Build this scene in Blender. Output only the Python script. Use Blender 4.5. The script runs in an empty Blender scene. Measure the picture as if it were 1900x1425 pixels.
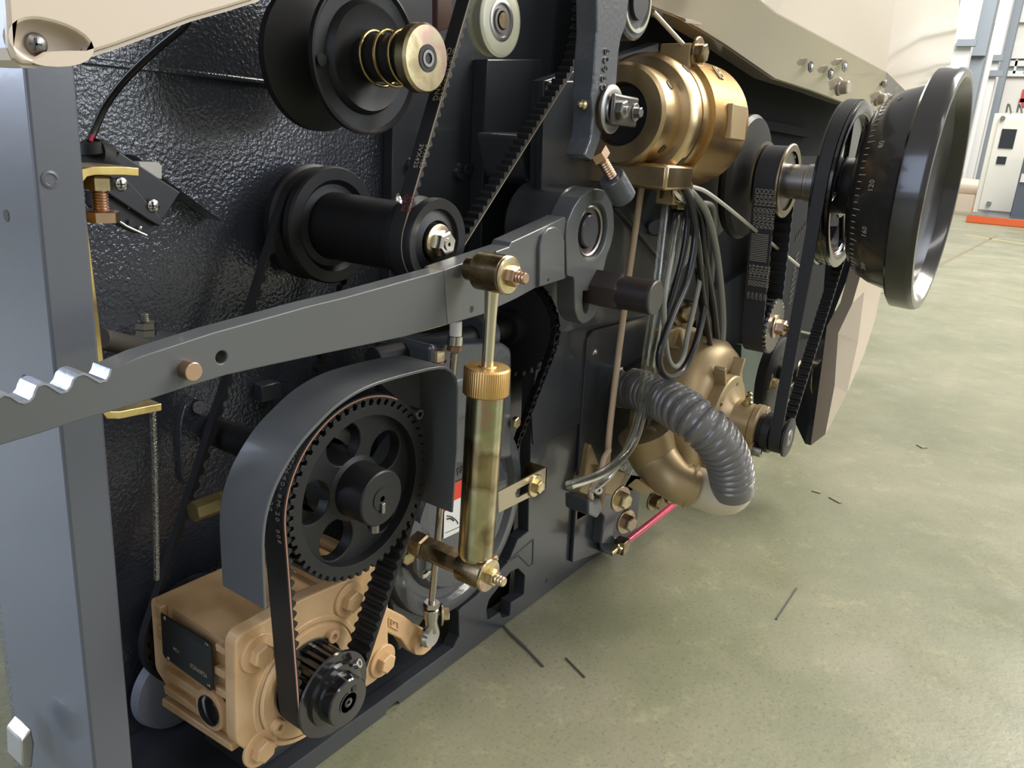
import bpy, bmesh, random
from math import *
from mathutils import Vector as V, Matrix

S = bpy.context.scene
COL = S.collection
random.seed(5)

# ---------------------------------------------------------------- camera
FPX = 1470.0
W, H = 1900, 1425
_y, _p, _r = radians(34), radians(16.6), radians(4.1)
CF = V((cos(_p)*cos(_y), cos(_p)*sin(_y), -sin(_p)))
_R = V((sin(_y), -cos(_y), 0)); _U = _R.cross(CF)
CR = _R*cos(_r) + _U*sin(_r)
CU = _U*cos(_r) - _R*sin(_r)
CP = V((0, 0, .5))
cd = bpy.data.cameras.new('camera'); cam = bpy.data.objects.new('camera', cd); COL.objects.link(cam)
m = Matrix((CR, CU, -CF)).transposed().to_4x4(); m.translation = CP
cam.matrix_world = m
cd.sensor_width = 36; cd.lens = FPX/W*36; cd.clip_start = .01; cd.clip_end = 200
S.camera = cam

# ---------------------------------------------------------------- world, lamps, exposure
S.view_settings.view_transform = 'Standard'; S.view_settings.look = 'None'
S.view_settings.gamma = 1; S.view_settings.exposure = 0.0; S.view_settings.use_curve_mapping = False
wd = bpy.data.worlds.new('world'); S.world = wd; wd.use_nodes = True
bg = wd.node_tree.nodes['Background']; bg.inputs[0].default_value = (1, .985, .96, 1); bg.inputs[1].default_value = .58

def area(name, loc, target, sx, sy, power, col):
    l = bpy.data.lights.new(name, 'AREA'); l.shape = 'RECTANGLE'; l.size = sx; l.size_y = sy
    l.energy = power; l.color = col
    o = bpy.data.objects.new(name, l); COL.objects.link(o); o.location = loc
    o.rotation_euler = (V(target)-V(loc)).to_track_quat('-Z', 'Y').to_euler()
    return o
area('hall_window_left', (-2.6, .3, 1.5), (.3, .45, .4), 1.6, 2.2, 46, (.62, .74, 1))
area('hall_window_aisle', (2.35, -3.0, 1.55), (.35, .54, .5), 1.1, 1.7, 48, (.82, .89, 1))
area('hall_window_end', (-1.5, 3.4, 1.5), (.2, .45, .45), 2.0, 1.8, 100, (.66, .78, 1))
area('hall_lamp_aisle', (3.6, -2.4, 3.6), (1.4, .2, .1), .6, 3.0, 120, (1, .94, .84))
area('hall_lamp_near', (-.2, -2.6, 3.4), (.5, .4, .2), .4, 2.6, 24, (1, .97, .93))
area('hall_lamp_far', (6.0, -2.0, 4.6), (3.8, -.8, 0), 2.5, 5.0, 820, (1, .96, .86))
area('hall_lamp_back', (12, 0, 6), (15, 1.0, 1), 4, 5.0, 900, (1, .98, .94))

# ---------------------------------------------------------------- pixel -> point on a true plane
def ray(px, py): return CF + CR*((px-W/2)/FPX) - CU*((py-H/2)/FPX)
def P(px, py, y):
    d = ray(px, py); return CP + d*(y/d.y)
def PX(px, py, x):
    d = ray(px, py); return CP + d*(x/d.x)
def PZ(px, py, z):
    d = ray(px, py); return CP + d*((z-CP.z)/d.z)
def RY(px, py, r, y): return (P(px, py-r, y)-P(px, py+r, y)).length/2
X, Y, Z = V((1, 0, 0)), V((0, 1, 0)), V((0, 0, 1))

# ---------------------------------------------------------------- materials
def lin(h):
    f = lambda c: c/12.92 if c <= .04045 else ((c+.055)/1.055)**2.4
    return tuple(f(int(h[i:i+2], 16)/255) for i in (0, 2, 4)) + (1,)
def mat(name, col, rough=.4, metal=0, bump=None, coat=0, col2=None, nscale=30, spec=.5, rvar=0, trans=0, detail=4, emit=None):
    m = bpy.data.materials.new(name); m.use_nodes = True; n = m.node_tree.nodes; L = m.node_tree.links
    b = n['Principled BSDF']
    b.inputs['Base Color'].default_value = lin(col); b.inputs['Roughness'].default_value = rough
    b.inputs['Metallic'].default_value = metal; b.inputs['Coat Weight'].default_value = coat
    b.inputs['Coat Roughness'].default_value = .08; b.inputs['Specular IOR Level'].default_value = spec
    b.inputs['Transmission Weight'].default_value = trans
    tc = n.new('ShaderNodeTexCoord')
    if col2 or rvar:
        t = n.new('ShaderNodeTexNoise'); t.inputs['Scale'].default_value = nscale; t.inputs['Detail'].default_value = detail
        L.new(tc.outputs['Object'], t.inputs['Vector'])
        r = n.new('ShaderNodeValToRGB'); e = r.color_ramp.elements; e[0].position = .35; e[1].position = .65
        L.new(t.outputs['Fac'], r.inputs[0])
        if col2:
            cs = [col] + (col2 if isinstance(col2, list) else [col2])
            e[0].color = lin(cs[0]); e[1].color = lin(cs[-1])
            for i, c in enumerate(cs[1:-1]):
                x = e.new(.35+.3*(i+1)/(len(cs)-1)); x.color = lin(c)
            L.new(r.outputs[0], b.inputs['Base Color'])
        if rvar:
            mr = n.new('ShaderNodeMapRange'); mr.inputs[1].default_value = .3; mr.inputs[2].default_value = .7
            mr.inputs[3].default_value = rough-rvar; mr.inputs[4].default_value = rough+rvar
            L.new(t.outputs['Fac'], mr.inputs[0]); L.new(mr.outputs[0], b.inputs['Roughness'])
    if bump:
        sc, st, dist = bump
        t = n.new('ShaderNodeTexNoise'); t.inputs['Scale'].default_value = sc; t.inputs['Detail'].default_value = 2
        L.new(tc.outputs['Object'], t.inputs['Vector'])
        bp = n.new('ShaderNodeBump'); bp.inputs['Strength'].default_value = st; bp.inputs['Distance'].default_value = dist
        L.new(t.outputs['Fac'], bp.inputs['Height']); L.new(bp.outputs[0], b.inputs['Normal'])
        if coat: L.new(bp.outputs[0], b.inputs['Coat Normal'])
    if emit: b.inputs['Emission Color'].default_value = lin(emit[0]); b.inputs['Emission Strength'].default_value = emit[1]
    return m
TEX = mat('textured_slate_paint', '31343c', .28, bump=(330, .6, .0012), coat=.9)
SLATE = mat('slate_paint', '33363b', .3, bump=(60, .12, .001), coat=.25)
GREY = mat('grey_paint', '4d4f50', .36, bump=(90, .1, .0008), coat=.15)
GREYD = mat('dark_grey_paint', '393b3e', .36, bump=(90, .12, .0008), coat=.2)
CAST = mat('cast_grey_paint', '43464a', .33, bump=(220, .3, .001), coat=.35)
POST = mat('post_grey_paint', '50535a', .3, bump=(120, .08, .0006), coat=.2)
BLACK = mat('black_oxide', '1c1c1e', .48, metal=.25, bump=(300, .1, .0005), rvar=.06)
GLOSSB = mat('gloss_black', '121213', .16, coat=.6)
RUB = mat('black_rubber', '141415', .62, bump=(400, .2, .0004))
RUBF = mat('belt_fabric', '26262a', .75, bump=(900, .3, .0004))
CORD = mat('belt_cord_edge', 'b98a72', .8)
ZINC = mat('yellow_zinc', 'b3a47e', .3, metal=1, col2=['cfc19a', 'b3978a', 'a3a284'], nscale=35, rvar=.06)
ZINCD = mat('dark_yellow_zinc', '857557', .32, metal=1, col2=['6d5f4a', '9c8a66', '806c5c'], nscale=50, rvar=.08)
ZINCR = mat('iridescent_zinc', 'a89a78', .24, metal=1, col2=['8a7c5e', 'bfb596', '9fa27e', 'b98480', 'cfc8b2'], nscale=14, rvar=.07)
BRZ = mat('machined_brass', 'b49c74', .3, metal=1, col2='c4ad86', nscale=20, rvar=.04)
KNURL = mat('anodised_gold', 'c9a266', .4, metal=1)
STEEL = mat('bright_steel', 'c4c2bd', .22, metal=1)
STEELD = mat('dull_steel', '8a8884', .35, metal=1)
COPP = mat('coppery_zinc', 'b3947c', .32, metal=1, col2='c2a68a', nscale=60)
GOLD = mat('gold_paint', '9d8762', .42, metal=.45, bump=(300, .1, .0005), col2='a8926b', nscale=8)
PEACH = mat('peach_paint', 'caa77b', .45, bump=(160, .15, .0008), col2=['c4a074', 'd0ae84'], nscale=25, coat=.1)
BEIGE = mat('beige_gloss_paint', 'aa9e8b', .12, coat=.5)
BEIGED = mat('beige_matt_paint', 'bcae9c', .4)
TANC = mat('tan_tube_plastic', 'c3ab90', .45)
HOSE = mat('grey_hose_plastic', '65625e', .3, coat=.3)
PLAST = mat('black_plastic', '222328', .4)
CABG = mat('grey_cable', '83827a', .35)
CABB = mat('black_cable', '17181a', .3, coat=.3)
WHITE = mat('white_plastic', 'cfcac0', .35)
NYL = mat('ivory_nylon', 'a9a894', .35, coat=.2)
REDP = mat('red_plastic', 'b8244c', .3, coat=.3)
REDL = mat('red_label', 'd8402c', .5)
PAPER = mat('label_white', 'd9d8d4', .5)
INK = mat('label_ink', '1d1d1f', .6)
PRINT = mat('belt_print', '9a9080', .7)
PRINTR = mat('belt_print_red', '7c3038', .7)
PLATEB = mat('name_plate_black', '1d2120', .35)
DRUM = mat('drum_dark_grey', '232221', .3, coat=.35)
RIM = mat('rim_gloss_dark', '242220', .22, coat=.5)
CLEAR = bpy.data.materials.new('clear_tube_plastic'); CLEAR.use_nodes = True
_n = CLEAR.node_tree.nodes; _l = CLEAR.node_tree.links; _n.remove(_n['Principled BSDF'])
_t = _n.new('ShaderNodeBsdfTransparent'); _t.inputs[0].default_value = (.93, .94, .93, 1); _g = _n.new('ShaderNodeBsdfGlossy'); _g.inputs['Roughness'].default_value = .12; _g.inputs[0].default_value = (.9, .9, .88, 1)
_w = _n.new('ShaderNodeLayerWeight'); _w.inputs[0].default_value = .32; _m = _n.new('ShaderNodeMixShader')
_l.new(_w.outputs['Facing'], _m.inputs[0]); _l.new(_t.outputs[0], _m.inputs[1]); _l.new(_g.outputs[0], _m.inputs[2]); _l.new(_m.outputs[0], _n['Material Output'].inputs[0])
CHAINM = mat('oiled_chain', '2a2a2c', .25, metal=.8)
WALLM = mat('hall_wall_paint', 'd3d1ca', .7)
CABI = mat('cabinet_white', 'dcd9cf', .45)
CABD = mat('cabinet_blue_grey', '565e68', .5)
ORG = mat('orange_paint', 'd9622e', .5)
COLB = mat('column_blue_grey', '808890', .6)
COLW = mat('column_white', 'd5d5d2', .6)
WINM = mat('window_glass_day', '8b9698', .2)

SHADED = mat('shaded_slate_paint', '1f2022', .85, spec=.15)  # slate paint darkened: the shade of the interior is put into the colour
# floor: painted, worn green concrete
def floor_mat():
    m = bpy.data.materials.new('green_floor_paint'); m.use_nodes = True; n = m.node_tree.nodes; L = m.node_tree.links
    b = n['Principled BSDF']; tc = n.new('ShaderNodeTexCoord')
    def noise(sc, det=5, rough=.6):
        t = n.new('ShaderNodeTexNoise'); t.inputs['Scale'].default_value = sc; t.inputs['Detail'].default_value = det
        t.inputs['Roughness'].default_value = rough; L.new(tc.outputs['Object'], t.inputs['Vector']); return t
    def ramp(src, stops):
        r = n.new('ShaderNodeValToRGB'); e = r.color_ramp.elements
        e[0].position, e[0].color = stops[0][0], stops[0][1]; e[1].position, e[1].color = stops[-1][0], stops[-1][1]
        for p, c in stops[1:-1]: x = e.new(p); x.color = c
        L.new(src, r.inputs[0]); return r
    big = ramp(noise(3.2, 6, .65).outputs['Fac'], [(.3, lin('66684f')), (.5, lin('74745c')), (.7, lin('84806b'))])
    spk = ramp(noise(240, 4, .7).outputs['Fac'], [(.3, (.55, .55, .52, 1)), (.45, (1, 1, 1, 1)), (.62, (1, 1, 1, 1)), (.75, (1.45, 1.45, 1.4, 1))])
    scr = noise(26, 8, .8)
    sr = ramp(scr.outputs['Fac'], [(.54, (1, 1, 1, 1)), (.66, (1.3, 1.28, 1.2, 1))])
    mx = n.new('ShaderNodeMix'); mx.data_type = 'RGBA'; mx.blend_type = 'MULTIPLY'; mx.inputs[0].default_value = 1
    L.new(big.outputs[0], mx.inputs[6]); L.new(spk.outputs[0], mx.inputs[7])
    m2 = n.new('ShaderNodeMix'); m2.data_type = 'RGBA'; m2.blend_type = 'MULTIPLY'; m2.inputs[0].default_value = 1
    L.new(mx.outputs[2], m2.inputs[6]); L.new(sr.outputs[0], m2.inputs[7]); L.new(m2.outputs[2], b.inputs['Base Color'])
    rr = ramp(noise(9, 5).outputs['Fac'], [(.3, (.28,)*3+(1,)), (.7, (.48,)*3+(1,))]); L.new(rr.outputs[0], b.inputs['Roughness'])
    bp = n.new('ShaderNodeBump'); bp.inputs['Strength'].default_value = .25; bp.inputs['Distance'].default_value = .001
    L.new(noise(140, 3).outputs['Fac'], bp.inputs['Height']); L.new(bp.outputs[0], b.inputs['Normal'])
    return m
FLOORM = floor_mat()

# ---------------------------------------------------------------- object helpers
ORI = {}; PLT = set()
def tag(o, label, cat, group=None):
    o['label'] = label; o['category'] = cat
    if group: o['group'] = group
    return o
def thing(name, label, cat, loc, group=None):
    o = bpy.data.objects.new(name, None); COL.objects.link(o); o.location = loc; o.empty_display_size = .02
    ORI[o.name] = V(loc); return tag(o, label, cat, group)
def obj(name, bm, mat, par=None, bev=0, ang=35, label=None):
    if not isinstance(bm, list) and id(bm) in PLT: ang = min(ang, 22); PLT.discard(id(bm))
    if isinstance(bm, list):
        b0 = bm[0]
        for b in bm[1:]: merge(b0, b)
        bm = b0
    bmesh.ops.recalc_face_normals(bm, faces=bm.faces)
    if par is not None: org = ORI[par.name]
    else:
        xs = [v.co for v in bm.verts]
        lo = V([min(c[i] for c in xs) for i in range(3)]); hi = V([max(c[i] for c in xs) for i in range(3)])
        org = V(((lo.x+hi.x)/2, (lo.y+hi.y)/2, lo.z))
    bmesh.ops.translate(bm, verts=bm.verts, vec=-org)
    me = bpy.data.meshes.new(name); bm.to_mesh(me); bm.free()
    me.shade_smooth(); me.set_sharp_from_angle(angle=radians(ang))
    me.materials.append(mat)
    o = bpy.data.objects.new(name, me); COL.objects.link(o); ORI[o.name] = org
    if par is not None:
        o.parent = par
        if par.type == 'MESH': pass
    else: o.location = org
    if bev:
        b = o.modifiers.new('bevel', 'BEVEL'); b.width = bev; b.segments = 2; b.limit_method = 'ANGLE'; b.angle_limit = radians(40)
        b.harden_normals = False
    if label: o['label'] = label
    return o
def merge(a, b):
    me = bpy.data.meshes.new('t'); b.to_mesh(me); b.free(); a.from_mesh(me); bpy.data.meshes.remove(me); return a
def basis(ax):
    ax = V(ax).normalized(); t = Z if abs(ax.z) < .9 else X
    u = t.cross(ax).normalized(); return ax, u, ax.cross(u)
def lathe(prof, c, ax, seg=48, a0=0, rf=None):
    """prof: (t, r) along ax from c"""
    bm = bmesh.new(); ax, u, v = basis(ax); c = V(c); rings = []
    for t, r in prof:
        if r < 1e-6: rings.append([bm.verts.new(c+ax*t)])
        else:
            rings.append([bm.verts.new(c+ax*t+(u*cos(a0+2*pi*k/seg)+v*sin(a0+2*pi*k/seg))*(r*(rf(k, r) if rf else 1))) for k in range(seg)])
    for a, b in zip(rings, rings[1:]):
        if len(a) == 1 and len(b) == 1: continue
        for k in range(seg):
            k2 = (k+1) % seg
            if len(a) == 1: bm.faces.new((a[0], b[k], b[k2]))
            elif len(b) == 1: bm.faces.new((a[k], a[k2], b[0]))
            else: bm.faces.new((a[k], a[k2], b[k2], b[k]))
    return bm
def cyl(a, b, r, r2=None, seg=32, ch=None):
    a, b = V(a), V(b); L = (b-a).length; r2 = r if r2 is None else r2; ch = min(r, r2)*.08 if ch is None else ch
    return lathe([(0, 0), (0, r-ch), (ch, r), (L-ch, r2), (L, r2-ch), (L, 0)], a, b-a, seg)
def hexn(c, ax, af, h, hole=0, seg=6):
    """hex head/nut with chamfer; af across flats"""
    R = af/sqrt(3); c = V(c)
    bm = lathe([(0, 0), (0, R), (h*.86, R), (h, R*.86), (h, 0)], c, ax, 6, a0=.3)
    if hole:
        merge(bm, lathe([(h+.0001, 0), (h+.0001, hole)], c, ax, 20))
    return bm
def bolt(c, ax, af, h=None, washer=True, stud=0, marks=False):
    """head on a surface at c, pointing along ax"""
    ax = V(ax).normalized(); h = h or af*.45; c = V(c); t = 0; bms = []
    if washer: bms.append(lathe([(0, 0), (0, af*.95), (af*.12, af*.95), (af*.16, af*.9), (af*.16, 0)], c, ax, 32)); t = af*.16
    bms.append(hexn(c+ax*t, ax, af, h))
    if stud: bms.append(thread(c+ax*(t+h*.8), c+ax*(t+h+stud), af*.27))
    b = bms[0]
    for q in bms[1:]: merge(b, q)
    return b
def thread(a, b, r, pitch=None):
    a, b = V(a), V(b); L = (b-a).length; pitch = pitch or r*.5; n = max(2, int(L/pitch)); pr = [(0, 0), (0, r*.85)]
    for i in range(n): pr += [(L*(i+.3)/n, r), (L*(i+.5)/n, r), (L*(i+.9)/n, r*.84)]
    pr += [(L, r*.8), (L, 0)]
    return lathe(pr, a, b-a, 20)
def sock(c, ax, r, h, hexr=.5):
    """socket cap screw"""
    return lathe([(0, 0), (0, r), (h*.9, r), (h, r*.9), (h, r*hexr), (h*.45, r*hexr), (h*.45, 0)], c, ax, 24)
def screw(c, ax, r, h=None):
    ax, u, v = basis(ax); h = h or r*.45; c = V(c)
    b = lathe([(0, 0), (0, r), (h*.5, r*.92), (h, r*.5), (h*1.05, 0)], c, ax, 20)
    return b
def cross_mark(c, ax, r):
    ax, u, v = basis(ax); b = obox(V(c), (u, v, ax), (r, r*.18, r*.12)); return merge(b, obox(V(c), (u, v, ax), (r*.18, r, r*.12)))
def box(lo, hi):
    bm = bmesh.new(); bmesh.ops.create_cube(bm, size=1); lo, hi = V(lo), V(hi)
    for v in bm.verts: v.co = V([lo[i]+(v.co[i]+.5)*(hi[i]-lo[i]) for i in range(3)])
    return bm
def obox(c, axes, half):
    bm = bmesh.new(); bmesh.ops.create_cube(bm, size=2); c = V(c)
    for v in bm.verts:
        q = v.co.copy(); v.co = c+axes[0]*q.x*half[0]+axes[1]*q.y*half[1]+axes[2]*q.z*half[2]
    return bm
def prism(pts, vec):
    bm = bmesh.new(); vec = V(vec); a = [bm.verts.new(p) for p in pts]; b = [bm.verts.new(V(p)+vec) for p in pts]; n = len(pts)
    fs = [bm.faces.new(a), bm.faces.new(b[::-1])]
    for i in range(n): bm.faces.new((a[i], b[i], b[(i+1) % n], a[(i+1) % n]))
    bmesh.ops.triangulate(bm, faces=fs)
    return bm
def smooth(pts, closed=False, n=8):
    pts = [V(p) for p in pts]; N = len(pts); out = []
    if N < 3: return pts
    for i in range(N if closed else N-1):
        g = (lambda j: pts[j % N]) if closed else (lambda j: pts[max(0, min(N-1, j))])
        p0, p1, p2, p3 = g(i-1), g(i), g(i+1), g(i+2)
        for k in range(n):
            t = k/n; out.append(.5*((2*p1)+(p2-p0)*t+(2*p0-5*p1+4*p2-p3)*t*t+(3*p1-p0-3*p2+p3)*t**3))
    if not closed: out.append(pts[-1])
    return out
def resample(pts, step):
    out = [pts[0]]; acc = 0
    for a, b in zip(pts, pts[1:]):
        L = (b-a).length; d = step-acc
        while d <= L: out.append(a.lerp(b, d/L)); d += step
        acc = L-(d-step)
    out.append(pts[-1]); return out
def tube(pts, r, seg=12, sm=8, closed=False, caps=True, flat=None):
    """swept tube; r number or function(s in m)"""
    p = smooth(pts, closed, sm) if sm else [V(q) for q in pts]; bm = bmesh.new(); N = len(p); rings = []; nrm = None; s = 0
    for i in range(N):
        if closed: t = (p[(i+1) % N]-p[i-1]).normalized()
        else: t = (p[min(N-1, i+1)]-p[max(0, i-1)]).normalized()
        if nrm is None: nrm = basis(t)[1]
        nrm = (nrm-t*nrm.dot(t)).normalized(); bi = t.cross(nrm)
        if i: s += (p[i]-p[i-1]).length
        rr = r(s) if callable(r) else r
        rings.append([bm.verts.new(p[i]+(nrm*cos(2*pi*k/seg)+bi*sin(2*pi*k/seg))*rr) for k in range(seg)])
    M = N if closed else N-1
    for i in range(M):
        a, b = rings[i], rings[(i+1) % N]
        for k in range(seg): bm.faces.new((a[k], a[(k+1) % seg], b[(k+1) % seg], b[k]))
    if caps and not closed: bm.faces.new(rings[0][::-1]); bm.faces.new(rings[-1])
    return bm
def ribbon(pts, wvec, th, sm=6):
    """sheet following pts, extended along wvec, thickness th to the left of travel"""
    p = smooth(pts, False, sm) if sm else [V(q) for q in pts]; wvec = V(wvec); bm = bmesh.new(); w = wvec.normalized(); R = []
    for i in range(len(p)):
        t = (p[min(len(p)-1, i+1)]-p[max(0, i-1)]).normalized(); n = w.cross(t).normalized()*th
        R.append([bm.verts.new(q) for q in (p[i], p[i]+wvec, p[i]+wvec+n, p[i]+n)])
    for a, b in zip(R, R[1:]):
        for k in range(4): bm.faces.new((a[k], a[(k+1) % 4], b[(k+1) % 4], b[k]))
    bm.faces.new(R[0]); bm.faces.new(R[-1][::-1]); return bm
def plate(outer, holes, o, u, v, t, bev=0):
    """flat plate in the frame (o,u,v); extruded by t along u x v. points are (a,b)"""
    cu = bpy.data.curves.new('t', 'CURVE'); cu.dimensions = '2D'; cu.fill_mode = 'BOTH'
    for pl in [outer]+list(holes):
        sp = cu.splines.new('POLY'); sp.points.add(len(pl)-1)
        for q, w in zip(sp.points, pl): q.co = (w[0]*100, w[1]*100, 0, 1)
        sp.use_cyclic_u = True
    cu.bevel_depth = bev*100; cu.bevel_resolution = 1; cu.offset = -bev*100; cu.extrude = max(.00001, t/2-bev)*100
    ob = bpy.data.objects.new('t', cu); COL.objects.link(ob)
    dg = bpy.context.evaluated_depsgraph_get(); me = bpy.data.meshes.new_from_object(ob.evaluated_get(dg))
    bm = bmesh.new(); bm.from_mesh(me); bpy.data.objects.remove(ob); bpy.data.curves.remove(cu); bpy.data.meshes.remove(me)
    u, v = V(u), V(v); n = u.cross(v); o = V(o)
    for w in bm.verts:
        q = w.co/100; w.co = o+u*q.x+v*q.y+n*(q.z+t/2)
    bmesh.ops.remove_doubles(bm, verts=bm.verts, dist=1e-6); PLT.add(id(bm))
    return bm
def rnd(pts, r, n=5):
    """round the corners of a 2D polygon"""
    out = []; N = len(pts)
    for i in range(N):
        p = V(pts[i]).to_2d(); a = V(pts[i-1]).to_2d()-p; b = V(pts[(i+1) % N]).to_2d()-p
        rr = r[i] if isinstance(r, (list, tuple)) else r
        d = min(rr, a.length*.45, b.length*.45); p1 = p+a.normalized()*d; p2 = p+b.normalized()*d
        if rr <= 0: out.append((p.x, p.y)); continue
        for k in range(n+1):
            t = k/n; q = p1*(1-t)**2+p*2*t*(1-t)+p2*t*t; out.append((q.x, q.y))
    return out
def circ(cx, cy, r, n=40): return [(cx+r*cos(2*pi*k/n), cy+r*sin(2*pi*k/n)) for k in range(n)]
def xz(pts, y): return [(P(a, b, y).x, P(a, b, y).z) for a, b in pts]
def yplate(pts, y, t, holes=(), bev=0, r=0):
    """pts: photo pixels of the front face at plane y, thickness t going back"""
    q = xz(pts, y)
    if r: q = rnd(q, r)
    return plate(q, holes, (0, y+t, 0), X, Z, t, bev)
def yp2(q, y, t, holes=(), bev=0): return plate(q, holes, (0, y+t, 0), X, Z, t, bev)
def text(s, o, u, v, size, mat, par, name='lettering', t=.0003, align='LEFT', stretch=1):
    cu = bpy.data.curves.new('t', 'FONT'); cu.body = s; cu.size = 1; cu.extrude = .01; cu.align_x = align; cu.resolution_u = 2
    ob = bpy.data.objects.new('t', cu); COL.objects.link(ob)
    dg = bpy.context.evaluated_depsgraph_get(); me = bpy.data.meshes.new_from_object(ob.evaluated_get(dg))
    bm = bmesh.new(); bm.from_mesh(me); bpy.data.objects.remove(ob); bpy.data.curves.remove(cu); bpy.data.meshes.remove(me)
    u, v = V(u).normalized(), V(v).normalized(); n = u.cross(v)
    for w in bm.verts: q = w.co; w.co = V(o)+u*q.x*size*stretch+v*q.y*size+n*((q.z+.01)/.02*t)
    return obj(name, bm, mat, par)
def struct(o, kind='structure'): o['kind'] = kind; return o
NY = V((0, -1, 0))
# ================================================================ SETTING
fl = obj('floor', box((-4, -9, -.05), (26, 9, 0)), FLOORM); struct(fl)
xw = 19.0
wl = obj('wall_far', box((xw, -9, 0), (xw+.2, 9, 9)), WALLM); struct(wl)
# windows in the far wall (frames and panes)
def W2(px, py): return PX(px, py, xw)
for i, (a, b, c2, d) in enumerate([(1832, 100, 1958, 138)]):
    p, q = W2(a, b), W2(c2, d)
    y0, y1 = min(p.y, q.y)-2.0, max(p.y, q.y)
    z0, z1 = q.z, p.z
    w = obj('window_1', box((xw-.03, y0, z0), (xw-.01, y1, z1)), WINM); struct(w)
    bms = []
    n = 18
    for k in range(n+1):
        yy = y0+(y1-y0)*k/n; bms.append(box((xw-.09, yy-.02, z0), (xw-.03, yy+.02, z1)))
    for zz in (z0, (z0+z1)/2, z1): bms.append(box((xw-.09, y0, zz-.05), (xw-.03, y1, zz+.05)))
    obj('window_frame', bms, COLW, w)
# wall girts / trim
for k, (pa, pb) in enumerate([((1790, 30), 6), ((1790, 95), 5)]):
    z = W2(*pa).z; struct(obj('trim_%d' % (k+1), box((xw-.12, -9, z-.15), (xw, 9, z+.1)), COLW))
# slanted (in perspective) columns
def column(px, py, w, x, m, name, label):
    p = PX(px, py, x); o = obj(name, box((x, p.y-w/2, 0), (x+.25, p.y+w/2, 8.5)), m); struct(o)
column(1793, 40, .28, 15.0, COLW, 'trim_3', '')
column(1829, 40, .2, 16.0, COLB, 'trim_4', '')
column(1854, 60, .2, 17.5, COLW, 'trim_5', '')
column(1872, 60, .22, 18.4, COLB, 'trim_6', '')
for i, (a, b, x) in enumerate([((1776, 80), (1810, 86), 14.95), ((1795, 98), (1828, 104), 15.95), ((1790, 108), (1860, 116), 17.45), ((1800, 136), (1862, 136), 17.45)]):
    p, q = PX(*a, x), PX(*b, x)
    tag(obj('pipe_bracket', box((x-.05, min(p.y, q.y), p.z-.05), (x+.05, max(p.y, q.y), p.z+.05)), COLB), ['grey pipe bracket highest on the far white column', 'grey pipe bracket second down beside the far columns', 'long grey bracket bar under the far girt between columns', 'lowest grey bracket bar beside the far window'][i], 'bracket', 'pipe brackets on the far columns')
for i, (a, b, x) in enumerate([((1840, 90), (1800, 330), 16.6), ((1848, 140), (1828, 330), 17.9)]):
    p, q = PX(*a, x), PX(a[0], b[1], x)
    tag(obj('wall_pipe', cyl((x, p.y, 0), (x, p.y, p.z), .05), COLW), ['pale vertical pipe nearer the handwheel in the far background', 'pale vertical pipe just left of the far window'][i], 'pipe')
# white electrical cabinet
cx = 13.2
def C(px, py): return PX(px, py, cx)
cab = thing('electrical_cabinet', 'tall white steel electrical cabinet with square cut-outs in its door, standing far right', 'cabinet', PX(1840, 395, cx))
pts = [(1846, 208), (1925, 214), (1890, 412), (1804, 388)]
zt = C(1846, 210).z; zb = .06; yl = C(1825, 300).y; yr = yl-1.15
obj('cabinet_body', box((cx, yr, zb), (cx+.5, yl, zt)), CABI, cab, .01)
dr = obj('cabinet_door', box((cx-.02, yr+.05, zb+.05), (cx-.001, yl-.07, zt-.05)), CABI, cab, .004)
def cut(px0, py0, px1, py1, nm):
    a, b = PX(px0, py0, cx-.02), PX(px1, py1, cx-.02)
    return obj(nm, box((cx-.03, b.y, b.z), (cx-.0205, a.y, a.z)), PLATEB, dr, label='dark cut-out in the white cabinet door')
cut(1860, 239, 1879, 276, 'door_opening')
cut(1851, 290, 1865, 305, 'door_opening')
for px, py in ((1861, 219), (1835, 377)): obj('door_knob', cyl(PX(px, py, cx-.02), PX(px, py, cx-.02)-X*.03, .03), STEELD, dr)
for px in (1872, 1892): obj('lifting_eye', tube([C(px-5, 209), C(px-2, 195), C(px+1, 194), C(px+4, 210)], .012, 8), STEELD, cab)
p = PX(1888, 340, 12.2)
blue = obj('control_cabinet', box((12.2, p.y-1.5, .05), (12.8, p.y, PX(1893, 260, 12.2).z)), CABD, None, .01)
tag(blue, 'blue-grey steel cabinet cut off by the right edge of the photo', 'cabinet')
a, b = PZ(1792, 412, 0), PZ(1900, 431, 0)
pal = obj('floor_platform', box((a.x-.0, b.y-2.5, 0), (a.x+2.4, a.y, .09)), GREYD, None, .01); tag(pal, 'low grey platform with an orange front edge under the far cabinets', 'platform')
obj('platform_edge', box((a.x-.04, b.y-2.5, .005), (a.x, a.y, .085)), ORG, pal, label='orange painted edge')
a = PZ(1848, 398, 0); tag(obj('orange_skid', box((a.x+1.6, a.y-.9, .1), (a.x+1.9, a.y-.1, .2)), ORG), 'small orange skid in front of the white cabinet foot', 'skid')
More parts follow.
